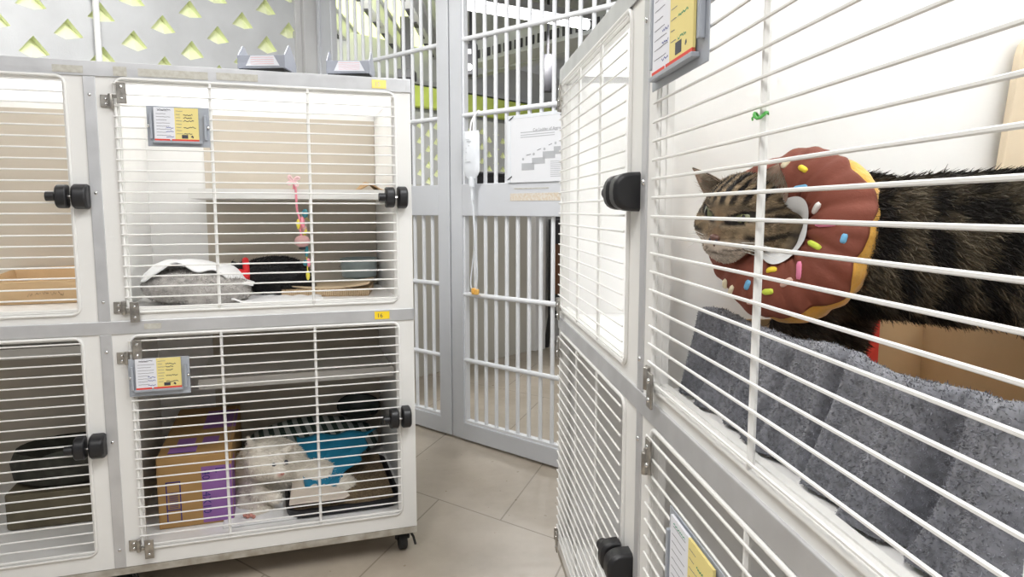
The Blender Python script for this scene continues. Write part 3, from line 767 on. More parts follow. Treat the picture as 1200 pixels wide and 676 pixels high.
def smooth_path(P, n=8):
    P = [Vector(p) for p in P]; o = []
    for i in range(len(P)-1):
        p0, p1, p2, p3 = P[max(i-1, 0)], P[i], P[i+1], P[min(i+2, len(P)-1)]
        for k in range(n):
            s = k/n; o.append(.5*((2*p1)+(-p0+p2)*s+(2*p0-5*p1+4*p2-p3)*s*s+(-p0+3*p1-3*p2+p3)*s**3))
    return o+[P[-1]]
b = MB(GM); b.tube(smooth_path([(.161, -.05, .04), (.163, -.045, -.05), (.158, -.035, -.15), (.135, -.03, -.26), (.128, -.03, -.32), (.140, -.03, -.345), (.160, -.035, -.345), (.172, -.035, -.30), (.176, -.04, -.22), (.170, -.045, -.10), (.166, -.05, .02)]), .0033, 6)
obj('tube', b, M['vinyl'], t, smooth=60)
M['orange'] = mat('orange_clamp_plastic', (.88, .50, .12), .4)
b = MB(GM).rbox((.145, -.044, -.362), (.178, -.028, -.338), .005, axis=1); b.box((.150, -.05, -.356), (.160, -.028, -.334)); obj('clamp', b, M['orange'], t, bevel=.002)
# poster
t = thing('poster', 'white printed sheet with rising grey steps hanging on the right gate leaf', 'poster', GM @ Vector((.53, -.026, .108)))
obj('sheet', MB(GM).box((.338, -.0265, .108), (.74, -.0250, .372)), M['clearpaper'], t)
obj('margin', MB(GM).box((.338, -.0275, .108), (.358, -.0265, .372)).box((.338, -.0275, .358), (.74, -.0265, .372)), M['vinyl'], t)
u0, z0 = gp(624.5, 153, -.0268)
b = MB(); text_into(b, 'Cat Ladder of Aggression', .0165, plane_M(GM @ Vector((u0, -.0269, z0-.003)), (gx, gy, 0), (0, 0, 1))); obj('title', b, M['grey_ink'], t, recalc=False)
b = MB(GM)
for py in (155.5, 158.5, 161): 
    a, z = gp(610, py, -.0268); c, _ = gp(650, py, -.0268); b.box((a, -.0270, z-.0018), (c, -.0266, z+.0012))
for k in range(9):
    a, z = gp(645, 189+2.2*k, -.0268); b.box((a, -.0270, z-.001), (a+.09, -.0266, z+.0012))
obj('body_text', b, M['light_print'], t)
for (x0, y0, x1, y1) in ((611.5, 191.5, 626, 199), (623.5, 185, 638.5, 191.5), (636, 177.5, 650.5, 185), (649, 171.5, 664, 179.5), (662, 165.5, 677, 173)):
    a, za = gp(x0, y0, -.0268); c, zc = gp(x1, y1, -.0268)
    obj('step_block', MB(GM).box((a, -.0271, zc), (c, -.0266, za)), M['light_print'], t)
b = MB(GM)
for (x0, y0, x1, y1) in ((617, 182, 622, 180.5), (629.5, 176, 634, 174), (643, 170, 647, 168)):
    a, za = gp(x0, y0, -.0268); c, zc = gp(x1, y1, -.0268); b.tube([(a, -.0268, za), (c, -.0268, zc)], .0012, 5)
obj('arrow', b, M['grey_ink'], t)
b = MB(GM)
for (x, y) in ((613, 186.5), (625.5, 180.5), (638, 174.5), (651, 167.5)):
    a, za = gp(x, y, -.0268); b.cyl((a, -.0266, za), (a, -.0271, za), .0055, 10)
obj('cat_mark', b, M['light_print'], t)
b = MB(GM)
for u, z in ((.36, .36), (.352, .125), (.62, .36)): b.tube([(u-.012, -.027, z-.006), (u, -.03, z), (u+.012, -.027, z+.008)], .002, 5)
obj('tie', b, M['dark'], t)

# ================================================================== left unit, upper cage
FL_U, FL_L = ZM+.004, ZB+.030            # cage floors
M['fleece'] = mat('grey_fleece', (.36, .34, .32), .95, var=.22, scale=55, bump=1, bscale=160, sheen=.4)
M['towel_w'] = mat('white_towel', (.80, .80, .80), .95, bump=.5, bscale=120, sheen=.3)
M['blackfur'] = mat('black_fur', (.006, .006, .007), .75, sheen=.05, bump=.5, bscale=150)
M['redcloth'] = mat('red_cloth', (.65, .015, .02), .7)
M['bowl'] = mat('blue_grey_bowl', (.36, .43, .44), .35)
M['scratch'] = mat('tan_card', (.58, .45, .30), .8, var=.06, scale=10)
def lm_np(V): 
    A = np.array(LM); return V @ A[:3, :3].T+A[:3, 3]
def ldf(fn, lo, hi, h):
    """implicit solid in left-cage coordinates -> world"""
    V, F = sdf_mesh(fn, lo, hi, h); return lm_np(V), F[:, ::-1]
def plush(P):
    d = [s_ell(P, (.615, .33, -.228), (.142, .13, .050)), s_ell(P, (.60, .27, -.235), (.135, .085, .045)),
         s_cap(P, (.60, .19, -.256), (.515, .21, -.252), .026, .030), s_ell(P, (.50, .28, -.250), (.05, .07, .03))]
    return np.maximum(blend(d, .025)+.004*(vnoise(P, 28)-.5), FL_U+.0008-P[:, 2])
V, F = ldf(plush, (.44, .14, -.29), (.78, .48, -.15), .006)
t = thing('plush_bed', 'crumpled grey fleece bed under a white towel in the upper left cage', 'pet bed', LM @ Vector((.61, .3, FL_U)))
np_obj('cushion', V, F, M['fleece'], t)
P_, N_ = scatter(V, F, 9000); Dv = N_+rng.normal(size=N_.shape)*.6; Dv /= np.linalg.norm(Dv, axis=1)[:, None]
bv, bf = blades(P_, Dv, rng.uniform(.004, .008, len(P_)), .0016); tag(np_obj('pile', bv, bf, M['fleece'], t), kind='stuff')
def tw(u, v):
    s = .745-.305*u; t_ = .235+.20*v
    q = ((s-.615)/.150)**2+((t_-.33)/.15)**2
    z = -.228+.056*math.sqrt(max(0, 1-min(q, .97)))+.011
    z += .022*math.exp(-((s-.665)/.06)**2)*(1-v)+.004*math.sin(s*70+t_*30)
    if u > .80: z = max(FL_U+.006, z-.02*((u-.80)/.2))
    z -= .005*max(0, 1-v*4)*(1+math.sin(s*55))
    return (s, t_, max(z, FL_U+.005))
b = MB(LM).grid(tw, 40, 24)
tag(obj('white_towel', b, M['towel_w'], smooth=180, solid=.007, sub=1), 'white towel draped over the grey fleece bed in the upper left cage', 'towel')
def pp(u, v):
    s = .50-.26*u; t_ = .175+.40*v; e = min(u, 1-u, v, 1-v)
    return (s, t_, FL_U+.003+.004*abs(math.sin(s*60+t_*25))+.018*math.exp(-((u)/.08)**2)*(.6+.4*math.sin(t_*40)))
tag(obj('pad_sheet', MB(LM).grid(pp, 30, 24), M['towel_w'], smooth=180, solid=.002), 'thin white pad under the black cat, edge curled up beside the towel', 'pad')
def bcat(P):
    d = [s_ell(P, (.375, .43, -.218), (.098, .085, .063)), s_ell(P, (.335, .41, -.226), (.062, .07, .050)), s_ell(P, (.435, .43, -.215), (.05, .06, .045)),
         s_ell(P, (.492, .40, -.206), (.036, .038, .034)), s_cap(P, (.31, .40, -.258), (.272, .375, -.246), .018, .015)]
    ears = [s_cap(P, (.502, .41, -.186), (.508, .415, -.164), .013, .003), s_cap(P, (.478, .42, -.184), (.476, .425, -.162), .013, .003)]
    return np.maximum(np.minimum(blend(d, .03), blend(ears, .004)), FL_U+.009-P[:, 2])
V, F = ldf(bcat, (.24, .31, -.285), (.55, .55, -.14), .005)
t = thing('black_cat', 'black cat curled up asleep in the upper left cage with a red bandana', 'cat', LM @ Vector((.38, .42, FL_U)))
np_obj('body', V, F, M['blackfur'], t)
P_, N_ = scatter(V, F, 9000); Dv = N_*.5+np.array((.6, .2, 0))+rng.normal(size=N_.shape)*.25; Dv /= np.linalg.norm(Dv, axis=1)[:, None]
bv, bf = blades(P_, Dv, rng.uniform(.006, .011, len(P_)), .0012); tag(np_obj('fur', bv, bf, M['blackfur'], t), kind='stuff')
b = MB(LM); pts = []
for k in range(24):
    w = 2*PI*k/24; pts.append((.468+.004*math.cos(w), .415+.047*math.cos(w), -.208+.045*math.sin(w)))
b.tube(pts, .011, 8, closed=True); b.ball((.486, .368, -.203), (.030, .022, .017), 8); b.prism([(.45, -.20), (.500, -.205), (.478, -.238)], .345, .352, Matrix(((1,0,0,0),(0,0,1,0),(0,1,0,0),(0,0,0,1))))
tag(obj('red_bandana', b, M['redcloth'], smooth=60, bevel=.002), 'red bandana round the neck of the black cat', 'bandana')
# scratcher
t = thing('scratch_pad', 'tan corrugated cardboard scratch pad in front of the hanging bowl', 'scratcher', LM @ Vector((.2, .42, FL_U)))
Rz = Matrix.Translation((.205, .43, 0)) @ Matrix.Rotation(.20, 4, 'Z')
b = MB(LM)
def sc(u, v):
    return ((u-.5)*.275, (v-.5)*.22, FL_U+.026+.014*(abs(u-.5)*2)**2)
b.grid(sc, 16, 4, Rz); obj('top_face', b, M['scratch'], t, smooth=180, solid=.004)
b = MB(LM).box((-.137, -.11, FL_U+.0005), (.137, .11, FL_U+.025), Rz); obj('core', b, M['card_edge'], t)
b = MB(LM)
for k in range(46):
    s0 = -.137+.274*k/46; b.box((s0, -.1125, FL_U+.004), (s0+.003, -.1095, FL_U+.022), Rz)
tag(obj('flute', b, M['scratch'], t), kind='stuff')
# bowl on the rear board
t = thing('hanging_bowl', 'blue grey bowl clamped to the rear board of the upper left cage', 'bowl', LM @ Vector((.088, .60, -.24)))
Tb = LM @ Matrix.Translation((.088, .605, -.246))
b = MB(Tb).lathe([(0, .0), (.055, .0), (.062, .006), (.066, .066), (.069, .068), (.069, .071), (.062, .070), (.057, .012), (0, .008)], 28); obj('dish', b, M['bowl'], t, smooth=40)
b = MB(LM).box((.07, .66, -.215), (.106, .6815, -.195)); b.tube([(.088+.070*math.cos(w/12*PI), .605+.070*math.sin(w/12*PI), -.205) for w in range(13)], .003, 6); obj('bracket', b, M['steel'], t)
# hanging toy
t = thing('cat_toy', 'pink string toy with beads and a ball hanging from the upper left shelf', 'toy', LM @ Vector((.31, .285, .08)))
M['pink'] = mat('pink_cord', (.85, .28, .36), .6); M['pinkpale'] = mat('pale_pink_bow', (.88, .62, .64), .6); M['rose'] = mat('dusty_rose_ball', (.52, .30, .29), .7)
M['teal'] = mat('teal_bead', (.03, .20, .24), .4); M['ybead'] = mat('yellow_bead', (.72, .62, .08), .4)
b = MB(LM)
for a in (.5, 2.2, 3.8, 5.4):
    b.tube(smooth_path([(.314, .288, .088), (.314+.016*math.cos(a), .282, .088+.014*math.sin(a)), (.314+.020*math.cos(a+.5), .28, .088+.018*math.sin(a+.5)), (.314, .287, .088)], 5), .0035, 6)
obj('bow', b, M['pinkpale'], t, smooth=60)
b = MB(LM).tube(smooth_path([(.312, .292, .09), (.308, .288, .06), (.306, .286, .0), (.300, .285, -.03), (.297, .285, -.085)]), .0032, 6); b.tube([(.314, .30, .0635), (.313, .292, .075), (.312, .288, .09)], .003, 6); obj('cord', b, M['pink'], t, smooth=60)
obj('ball', MB(LM).ball((.294, .285, -.098), (.024, .022, .019), 10), M['rose'], t, smooth=180)
for c_, p, r in (('ybead', (.304, .28, -.045), (.006, .006, .016)), ('pink', (.292, .282, -.040), (.008, .007, .018)), ('teal', (.283, .285, -.012), (.010, .008, .014)), ('ybead', (.284, .283, -.066), (.006, .006, .014)), ('rose', (.286, .285, -.062), (.009, .008, .012)), ('teal', (.282, .285, -.128), (.006, .006, .020)), ('pink', (.277, .284, -.165), (.006, .006, .014)), ('teal', (.286, .284, -.166), (.008, .006, .010)), ('ybead', (.280, .285, -.205), (.006, .006, .016)), ('dark', (.294, .285, -.120), (.012, .01, .005))):
    obj('bead', MB(LM).ball(p, r, 7), M[c_], t, smooth=180)
b = MB(LM).tube(smooth_path([(.297, .285, -.03), (.285, .285, -.10), (.281, .285, -.17), (.280, .285, -.20)]), .0018, 5); b.tube(smooth_path([(.290, .285, -.02), (.270, .284, -.035), (.262, .284, -.055), (.274, .284, -.07)]), .0012, 5); obj('tail_cord', b, M['ybead'], t, smooth=60)
# brown mat on the shelf
def mt(u, v):
    s = .145-.115*u; t_ = .33+.14*v; return (s, t_, .0605+.030*math.exp(-((u-.62)/.22)**2)*(.6+.4*v)+.002)
tag(obj('brown_mat', MB(LM).grid(mt, 20, 10), mat('brown_felt', (.42, .27, .13), .9, var=.15, scale=60), smooth=180, solid=.004), 'brown felt scrap humped up on the right end of the upper shelf', 'mat')

# ================================================================== left unit, lower cage
t = thing('printed_box', 'brown cardboard box with purple print standing in the lower left cage', 'box', LM @ Vector((.615, .4, FL_L)))
X0, X1, Y0, Y1, Z0, Z1 = .517, .716, .135, .66, FL_L+.001, -.702
obj('carton', MB(LM).box((X0, Y0, Z0), (X1, Y1, Z1)), M['card2'], t, bevel=.003)
obj('purple_panel', MB(LM).box((X0+.001, Y0-.0008, Z0+.006), (X0+.082, Y0-.0002, Z1-.035)).box((X0-.0008, Y0+.003, Z0+.006), (X0-.0002, Y0+.10, Z1-.035)), M['purple'], t)
obj('purple_top', MB(LM).box((X0+.002, Y0+.26, Z1+.0002), (X0+.10, Y1-.06, Z1+.0009)), M['purple'], t)
b = MB(LM); y = Y0-.0012
a0, a1, c0, c1 = .655, .694, Z0+.018, Z0+.138
for p, q in (((a0, c0), (a1, c0+.003)), ((a0, c1-.003), (a1, c1)), ((a0, c0), (a0+.003, c1)), ((a1-.003, c0), (a1, c1)), ((a0, c0+.035), (a1, c0+.038)), ((a0, c0+.085), (a1, c0+.088))): b.box((p[0], y, p[1]), (q[0], y+.0008, q[1]))
for k in range(9): b.box((a0+.008, y, c0+.042+.0045*k), (a1-.008, y+.0008, c0+.0435+.0045*k))
obj('printed_grid', b, M['navy'], t)
b = MB(LM)
for k in range(2):
    y0 = Y0+.06+k*.0; 
b.box((.615, Y0+.035, Z1+.0004), (.690, Y0+.085, Z1+.0011)); b.box((.625, Y0+.10, Z1+.0004), (.675, Y0+.17, Z1+.0011)); b.box((.56, Y0+.10, Z1+.0004), (.605, Y0+.17, Z1+.0011))
obj('top_print', b, M['purple'], t)
b = MB(LM); b.box((.614, Y0+.034, Z1+.0011), (.691, Y0+.037, Z1+.0016)); b.box((.614, Y0+.083, Z1+.0011), (.691, Y0+.086, Z1+.0016)); b.box((.55, Y0+.20, Z1+.0011), (.60, Y0+.206, Z1+.0016)); obj('top_line', b, M['navy'], t)
ex = LM.to_3x3() @ Vector((0, 0, -1)); up = LM.to_3x3() @ Vector((-1, 0, 0))
for s_, zz, txt, sz in ((X0+.080, Z1-.045, '40', .030), (X0+.080, Z1-.110, '4X10', .030), (X0+.044, Z1-.040, 'L', .034)):
    b = MB(); text_into(b, txt, sz, plane_M(LM @ Vector((s_, Y0-.0014, zz)), ex, up)); obj('lettering', b, M['navy'], t, recalc=False)
ex2 = LM.to_3x3() @ Vector((0, 0, -1)); up2 = LM.to_3x3() @ Vector((0, 1, 0))
b = MB(); text_into(b, '40 4X10', .032, plane_M(LM @ Vector((X0-.0014, Y0+.02, Z1-.045)), ex2, up2)); obj('lettering', b, M['navy'], t, recalc=False)
obj('top_flap', MB(LM).box((X0+.01, Y0+.01, Z1+.0003), (X0+.013, Y1-.01, Z1+.001)), M['card_edge'], t)

# striped blanket
M['stripe'] = bpy.data.materials.new('green_striped_cloth'); M['stripe'].use_nodes = True
nt = M['stripe'].node_tree; pb = nt.nodes['Principled BSDF']; pb.inputs['Roughness'].default_value = .9
tc = nt.nodes.new('ShaderNodeTexCoord'); wv = nt.nodes.new('ShaderNodeTexWave'); wv.bands_direction = 'X'; wv.inputs['Scale'].default_value = 9.5; wv.inputs['Distortion'].default_value = .15
mpn = nt.nodes.new('ShaderNodeMapping'); mpn.inputs['Rotation'].default_value = (0, .45, -.32); nt.links.new(tc.outputs['Object'], mpn.inputs['Vector']); nt.links.new(mpn.outputs['Vector'], wv.inputs['Vector'])
rp = nt.nodes.new('ShaderNodeValToRGB'); rp.color_ramp.interpolation = 'CONSTANT'; rp.color_ramp.elements[0].color = (.045, .075, .06, 1); rp.color_ramp.elements[1].position = .5; rp.color_ramp.elements[1].color = (.42, .45, .43, 1)
nt.links.new(wv.outputs['Color'], rp.inputs['Fac']); nt.links.new(rp.outputs['Color'], pb.inputs['Base Color'])
def blk(P):
    d = s_ell(P, (.27, .60, -.85), (.235, .075, .095)); e = s_ell(P, (.42, .56, -.86), (.085, .09, .08))
    return np.maximum(smin(d, e, .03)+.008*(vnoise(P, 16)-.5), FL_L+.001-P[:, 2])
V, F = ldf(blk, (.02, .44, -.92), (.515, .69, -.73), .007)
o = np_obj('striped_blanket', V, F, M['stripe']); tag(o, 'rumpled green and white striped blanket heaped behind the white cat', 'blanket')
# dark bowl lying on it
t = thing('dark_bowl', 'dark grey bowl tipped on the striped blanket behind the lower latch', 'bowl', LM @ Vector((.09, .55, -.78)))
Tb = LM @ Matrix.Translation((.105, .59, -.762)) @ Matrix.Rotation(.35, 4, 'X')
obj('dish', MB(Tb).lathe([(0, 0), (.045, 0), (.075, .035), (.078, .045), (.074, .045), (.045, .008), (0, .007)], 26), mat('dark_bowl_plastic', (.05, .07, .065), .35), t, smooth=40)
obj('rim', MB(Tb).lathe([(.074, .044), (.079, .044), (.079, .048), (.074, .048)], 26), M['rubber'], t, smooth=40)
# litter tray
t = thing('litter_tray', 'black rimmed litter tray with brown litter beside the white cat', 'tray', LM @ Vector((.19, .3, FL_L)))
def tray_ring(d, z): 
    r = .05; x0, x1, y0, y1 = .030+d, .372-d, .075+d, .500-d; pts = []
    for cx, cy, a0 in ((x1-r, y1-r, 0), (x0+r, y1-r, 90), (x0+r, y0+r, 180), (x1-r, y0+r, 270)):
        for k in range(7):
            w = math.radians(a0+15*k); pts.append((cx+(r)*math.cos(w), cy+(r)*math.sin(w), z))
    return pts
rings = [tray_ring(.012, FL_L+.001), tray_ring(.004, FL_L+.006), tray_ring(.0, FL_L+.028), tray_ring(.008, FL_L+.028), tray_ring(.016, FL_L+.010)]
b = MB(LM); n = len(rings[0]); b.add([p for r in rings for p in r], [(i*n+k, i*n+(k+1) % n, (i+1)*n+(k+1) % n, (i+1)*n+k) for i in range(4) for k in range(n)]+[tuple(range(n)), tuple(4*n+k for k in range(n))])
obj('pan', b, M['black'], t, smooth=40)
M['litter'] = mat('brown_litter', (.26, .19, .11), .95, scale=170, var_col=(.12, .085, .05), bump=1, bscale=240)
def lit(u, v):
    s = .050+.30*u; t_ = .095+.385*v; return (s, t_, FL_L+.022+.012*v+.006*vnoise(np.array([[s, t_, 0]]), 30)[0])
o = obj('litter', MB(LM).grid(lit, 40, 40), M['litter'], t, smooth=180); o['kind'] = 'stuff'
def bl(u, v):
    e = .012*math.sin(v*9)+.01*math.sin(v*23); s0 = .31+.02*v; s1 = .235-.175*v+e
    return (s0+(s1-s0)*u, .165+.255*v, FL_L+.040+.105*v**1.3+.005*math.sin(u*17)*math.sin(v*11))
tag(obj('blue_liner', MB(LM).grid(bl, 24, 24), mat('blue_plastic_sheet', (.015, .20, .34), .45), smooth=180, solid=.0015), 'blue plastic sheet lying over the back of the litter tray', 'plastic sheet')
poly = [(.362, .085), (.205, .083), (.185, .10), (.20, .15), (.232, .185), (.238, .20), (.252, .205), (.255, .235), (.272, .24), (.276, .272), (.298, .275), (.305, .31), (.325, .312), (.345, .33)]
b = MB(LM).prism(poly, FL_L+.045, FL_L+.051); o = obj('torn_pad', b, mat('cream_paper_pad', (.72, .63, .54), .85, var=.06, scale=14), bevel=.002)
tag(o, 'cream torn paper pad lying on the front corner of the litter tray', 'pad')
# white pad and the white cat
def wp(u, v):
    s = .545-.205*u; t_ = .085+.30*v; return (s, t_, FL_L+.004+.010*abs(math.sin(s*36+t_*18))*v+.05*max(0, (.16-abs(u-.10))/.16)*v*v)
tag(obj('white_pad', MB(LM).grid(wp, 28, 28), M['towel_w'], smooth=180, solid=.004), 'rumpled white cloth under the white cat in the lower left cage', 'cloth')
M['whitefur'] = mat('cream_fur', (.66, .60, .50), .9, attr='Col', sheen=.2)
aw_ = lambda x, y, d: at(x, y, d)
hc = aw_(312, 540, 2.06)
def wcat(P):
    body = [s_ell(P, aw_(318, 548, 2.19), (.115, .085, .098)), s_ell(P, aw_(292, 560, 2.16), (.055, .07, .085)), s_ell(P, aw_(372, 562, 2.20), (.075, .07, .065)), s_ell(P, aw_(402, 575, 2.17), (.045, .05, .05)),
            s_cap(P, aw_(300, 552, 2.12), aw_(302, 578, 2.05), .030, .020), s_cap(P, aw_(302, 578, 2.05), aw_(324, 584, 2.02), .019, .017),
            s_ell(P, aw_(293, 580, 2.10), (.045, .05, .06)), s_cap(P, aw_(286, 590, 2.06), aw_(312, 600, 2.03), .026, .018), s_cap(P, aw_(312, 600, 2.03), aw_(292, 606, 1.99), .017, .015),
            s_ell(P, hc, (.062, .054, .056)), s_ell(P, aw_(326, 553, 2.02), (.026, .026, .022)), s_cap(P, aw_(306, 545, 2.12), aw_(310, 540, 2.08), .045, .045)]
    ear = [s_cap(P, aw_(333, 530, 2.06), aw_(345, 520, 2.075), .014, .005), s_cap(P, aw_(296, 524, 2.08), aw_(290, 512, 2.09), .016, .005)]
    return smin(blend(body, .018), blend(ear, .003), .006)
V, F = sdf_mesh(wcat, hc+np.array((-.17, -.13, -.22)), hc+np.array((.33, .26, .13)), .0055)
def wcol(P):
    c = np.tile(np.array((.80, .75, .66)), (len(P), 1)); n = vnoise(P, 22)[:, None]; c = c*(.86+.22*n)
    for q, r, cc in ((aw_(329, 557, 1.995), .010, (.62, .36, .30)), (aw_(290, 607, 1.975), .016, (.62, .34, .28)), (aw_(345, 522, 2.06), .012, (.40, .24, .20))):
        w = np.clip(1.4-np.linalg.norm(P-q, axis=1)/r, 0, 1)[:, None]; c = c*(1-w)+np.array(cc)*w
    return c
t = thing('white_cat', 'cream white cat hunched and grooming its paw in the lower left cage', 'cat', (hc[0], hc[1]+.1, FL_L+H))
np_obj('body', V, F, M['whitefur'], t, wcol(V))
P_, N_ = scatter(V, F, 16000); keep = np.linalg.norm(P_-aw_(329, 556, 2.0), axis=1) > .02; P_, N_ = P_[keep], N_[keep]
Dv = N_*.6+np.array((.4, .1, -.4))+rng.normal(size=N_.shape)*.25; Dv /= np.linalg.norm(Dv, axis=1)[:, None]
bv, bf = blades(P_, Dv, rng.uniform(.006, .012, len(P_)), .0014); tag(np_obj('fur', bv, bf, M['whitefur'], t, np.repeat(wcol(P_), 6, 0)), kind='stuff')
for (x, y) in ((321, 545), (335.5, 541.5)):
    q = aw_(x, y, 2.013 if x < 330 else 2.03); obj('eye', MB().ball(tuple(q), (.0065, .004, .0075), 8), M['ink'], t, smooth=180)
for k in range(4):
    q = aw_(287+3.4*k, 603.5+1.6*(k % 2), 1.972); obj('toe_pad', MB().ball(tuple(q), (.006, .005, .006), 7), mat('pink_toe_pad', (.55, .25, .20), .6) if k == 0 else bpy.data.materials['pink_toe_pad'], t, smooth=180)
q = aw_(331, 555, 1.992); obj('nose', MB().ball(tuple(q), (.006, .004, .0045), 7), bpy.data.materials['pink_toe_pad'], t, smooth=180)

# ================================================================== left unit, far column
t = thing('card_tray', 'shallow open cardboard tray in the cage at the far left', 'box', LM @ Vector((1.05, .5, FL_U)))
b = MB(LM); s0, s1, t0, t1, z0 = .89, 1.165, .40, .66, FL_U+.001; th = .004
b.box((s0, t0, z0), (s1, t1, z0+th)); 
b.add([(s0, t0, z0), (s1, t0, z0), (s1+.03, t0-.015, z0+.068), (s0-.02, t0-.015, z0+.068)], [(0, 1, 2, 3)]); b.add([(s0, t1, z0), (s1, t1, z0), (s1+.02, t1+.01, z0+.085), (s0-.02, t1+.01, z0+.100)], [(0, 1, 2, 3)])
b.add([(s1, t0, z0), (s1, t1, z0), (s1+.02, t1+.01, z0+.085), (s1+.03, t0-.015, z0+.068)], [(0, 1, 2, 3)]); b.add([(s0, t0, z0), (s0, t1, z0), (s0-.02, t1+.01, z0+.1), (s0-.02, t0-.015, z0+.068)], [(0, 1, 2, 3)])
obj('carton', b, M['card'], t, solid=.004)
b = MB(LM)
for k in range(5): scribble(b, LM, .975+.02*k, .99+.02*k, z0+.030, t0-.013, .006, 5)
obj('faint_print', b, M['card_edge'], t, recalc=False)
t = thing('dark_bed', 'dark grey pet bed in the lower cage at the far left', 'pet bed', LM @ Vector((.95, .42, FL_L)))
Tb = LM @ Matrix.Translation((.985, .40, FL_L+.105)) @ Matrix.Scale(1.25, 4, (1, 0, 0))
M['darkcloth'] = mat('dark_olive_cloth', (.045, .045, .035), .9, var=.3, scale=30)
b = MB(Tb).lathe([(0, .0), (.105, .0), (.125, .012), (.130, .06), (.118, .095), (.098, .085), (.090, .03), (0, .02)], 28); obj('bolster', b, M['darkcloth'], t, smooth=60)
obj('cushion', MB(Tb).ball((0, 0, .04), (.09, .09, .025), 10), mat('grey_green_cloth', (.12, .13, .11), .9), t, smooth=180)
b = MB(LM).rbox((.84, .26, FL_L+.001), (1.13, .54, FL_L+.104), .02); obj('stand', b, mat('olive_wood', (.13, .11, .07), .7, var=.2, scale=14), t, bevel=.004)
# ================================================================== right unit: cardboard box, towel, plank
FL_R = ZM+.004
t = thing('open_box', 'open brown cardboard box under the grey towel, the tabby cat standing in it', 'box', RM @ Vector((1.12, .24, FL_R)))
BZ = -.160; th = .005; z0 = FL_R+.001
b = MB(RM)
b.box((.865, .090, z0), (1.405, .412, z0+th))
b.box((.865, .090, z0), (.870, .412, BZ)); b.box((.870, .407, z0), (1.405, .412, BZ+.004)); b.box((.870, .090, z0), (1.405, .095, BZ)); b.box((1.400, .095, z0), (1.405, .407, BZ))
obj('carton', b, M['card'], t, bevel=.001)
b = MB(RM); b.add([(.872, .18, z0+.03), (.872, .405, z0+.012), (1.05, .405, z0+.008), (1.05, .20, z0+.022)], [(0, 1, 2, 3)]); obj('floor_flap', b, M['scratch'], t, solid=.004)
b = MB(RM); b.box((.8702, .318, z0+.006), (.8712, .337, BZ-.001)); b.box((.8702, .22, z0+.006), (.8712, .337, z0+.045)); obj('red_print', b, M['red'], t)
b = MB(RM)
for k in range(3): b.box((.8712, .235+.03*k, z0+.018), (.8716, .255+.03*k, z0+.024))
obj('white_print', b, M['paper'], t)
# ---- grey terry towel over the near wall of the box
M['terry'] = mat('grey_terry', (.17, .175, .20), .95, attr='Col', sheen=.25)
PTH = [(.834, .086), (.90, .084), (1.05, .084), (1.25, .084), (1.375, .083), (1.410, .092), (1.416, .125), (1.413, .20), (1.409, .30), (1.409, .38)]
def path_len():
    L_ = [0]
    for a, c in zip(PTH, PTH[1:]): L_.append(L_[-1]+math.hypot(c[0]-a[0], c[1]-a[1]))
    return L_
PL = path_len()
def path(d):
    d = np.clip(d, 0, PL[-1]-1e-6); s = np.interp(d, PL, [p[0] for p in PTH]); tt = np.interp(d, PL, [p[1] for p in PTH])
    e = .012; s2 = np.interp(np.clip(d+e, 0, PL[-1]), PL, [p[0] for p in PTH])-np.interp(np.clip(d-e, 0, PL[-1]), PL, [p[0] for p in PTH]); t2 = np.interp(np.clip(d+e, 0, PL[-1]), PL, [p[1] for p in PTH])-np.interp(np.clip(d-e, 0, PL[-1]), PL, [p[1] for p in PTH])
    n = np.hypot(s2, t2)+1e-9; return s, tt, t2/n, -s2/n      # outward normal (towards the door)
def fold(d, q):
    f = .40*np.sin(2*PI*(d/.083)+1.6*np.sin(d*11)+.8*q)+.34*np.sin(2*PI*d/.19+1.1-1.2*q)
    for c, w, a in ((.075, .012, -.9), (.160, .013, -.6), (.262, .012, -.8), (.362, .010, -1.6), (.44, .014, -.6), (.518, .015, -1.7)):
        f = f+a*np.exp(-((d-c+.035*(q-.5))/w)**2)
    f = f+1.5*np.exp(-((d-.585)/.030)**2)+1.0*np.exp(-((d-.492)/.02)**2)
    return f
NU, NV = 420, 130
U_, V_ = np.meshgrid(np.linspace(0, 1, NU+1), np.linspace(0, 1, NV+1))
U_ = U_.ravel(); V_ = V_.ravel()
d = U_*PL[-1]; s_, t_, ns, nt_ = path(d)
top = np.interp(d, [0, .2, .42, .56, .64, .9], [-.148, -.146, -.141, -.137, -.116, -.108])+.003*np.sin(d*23)
hem = np.interp(d, [0, .50, .575, .60, .64, .9], [-.2735, -.2735, -.272, -.262, -.240, -.236])
# cross-section: inside tail, over the edge, outside fall
a_in = .22; r = .012
qi = V_ < a_in; ang = np.clip((V_-a_in)/.14, 0, 1)*PI; qo = np.clip((V_-a_in-.14)/(1-a_in-.14), 0, 1)
off = np.where(qi, -r-.006*(1-V_/a_in), -r*np.cos(ang))
zz = np.where(qi, top-r-.055*(1-V_/a_in), top-r+r*np.sin(ang)*1.0)
zz = np.where(qo > 0, (top-r)+(hem-(top-r))*qo, zz)
rampq = np.where(qi, .25, .25+.25*np.sin(ang/2))+.75*np.clip(qo*1.6, 0, 1)
off = off+rampq*.0125*fold(d, qo)+np.where(qo > 0, .010*qo+.012*qo**2, 0)
off = np.where(qi, np.minimum(off, -.006), off)
Pm = np.stack([s_+ns*off, t_+nt_*off, zz+.002*np.sin(d*40)*(1-qo)], 1)
Pm[:, 2] = np.maximum(Pm[:, 2], FL_R+.004)
rm4 = np.array(RM); Vt = Pm @ rm4[:3, :3].T+rm4[:3, 3]
k = (np.arange(NV)[:, None]*(NU+1)+np.arange(NU)[None]).ravel(); Ft = np.stack([k, k+1, k+NU+2, k+NU+1], 1)
nz = (vnoise(Vt, 260)-.5)[:, None]
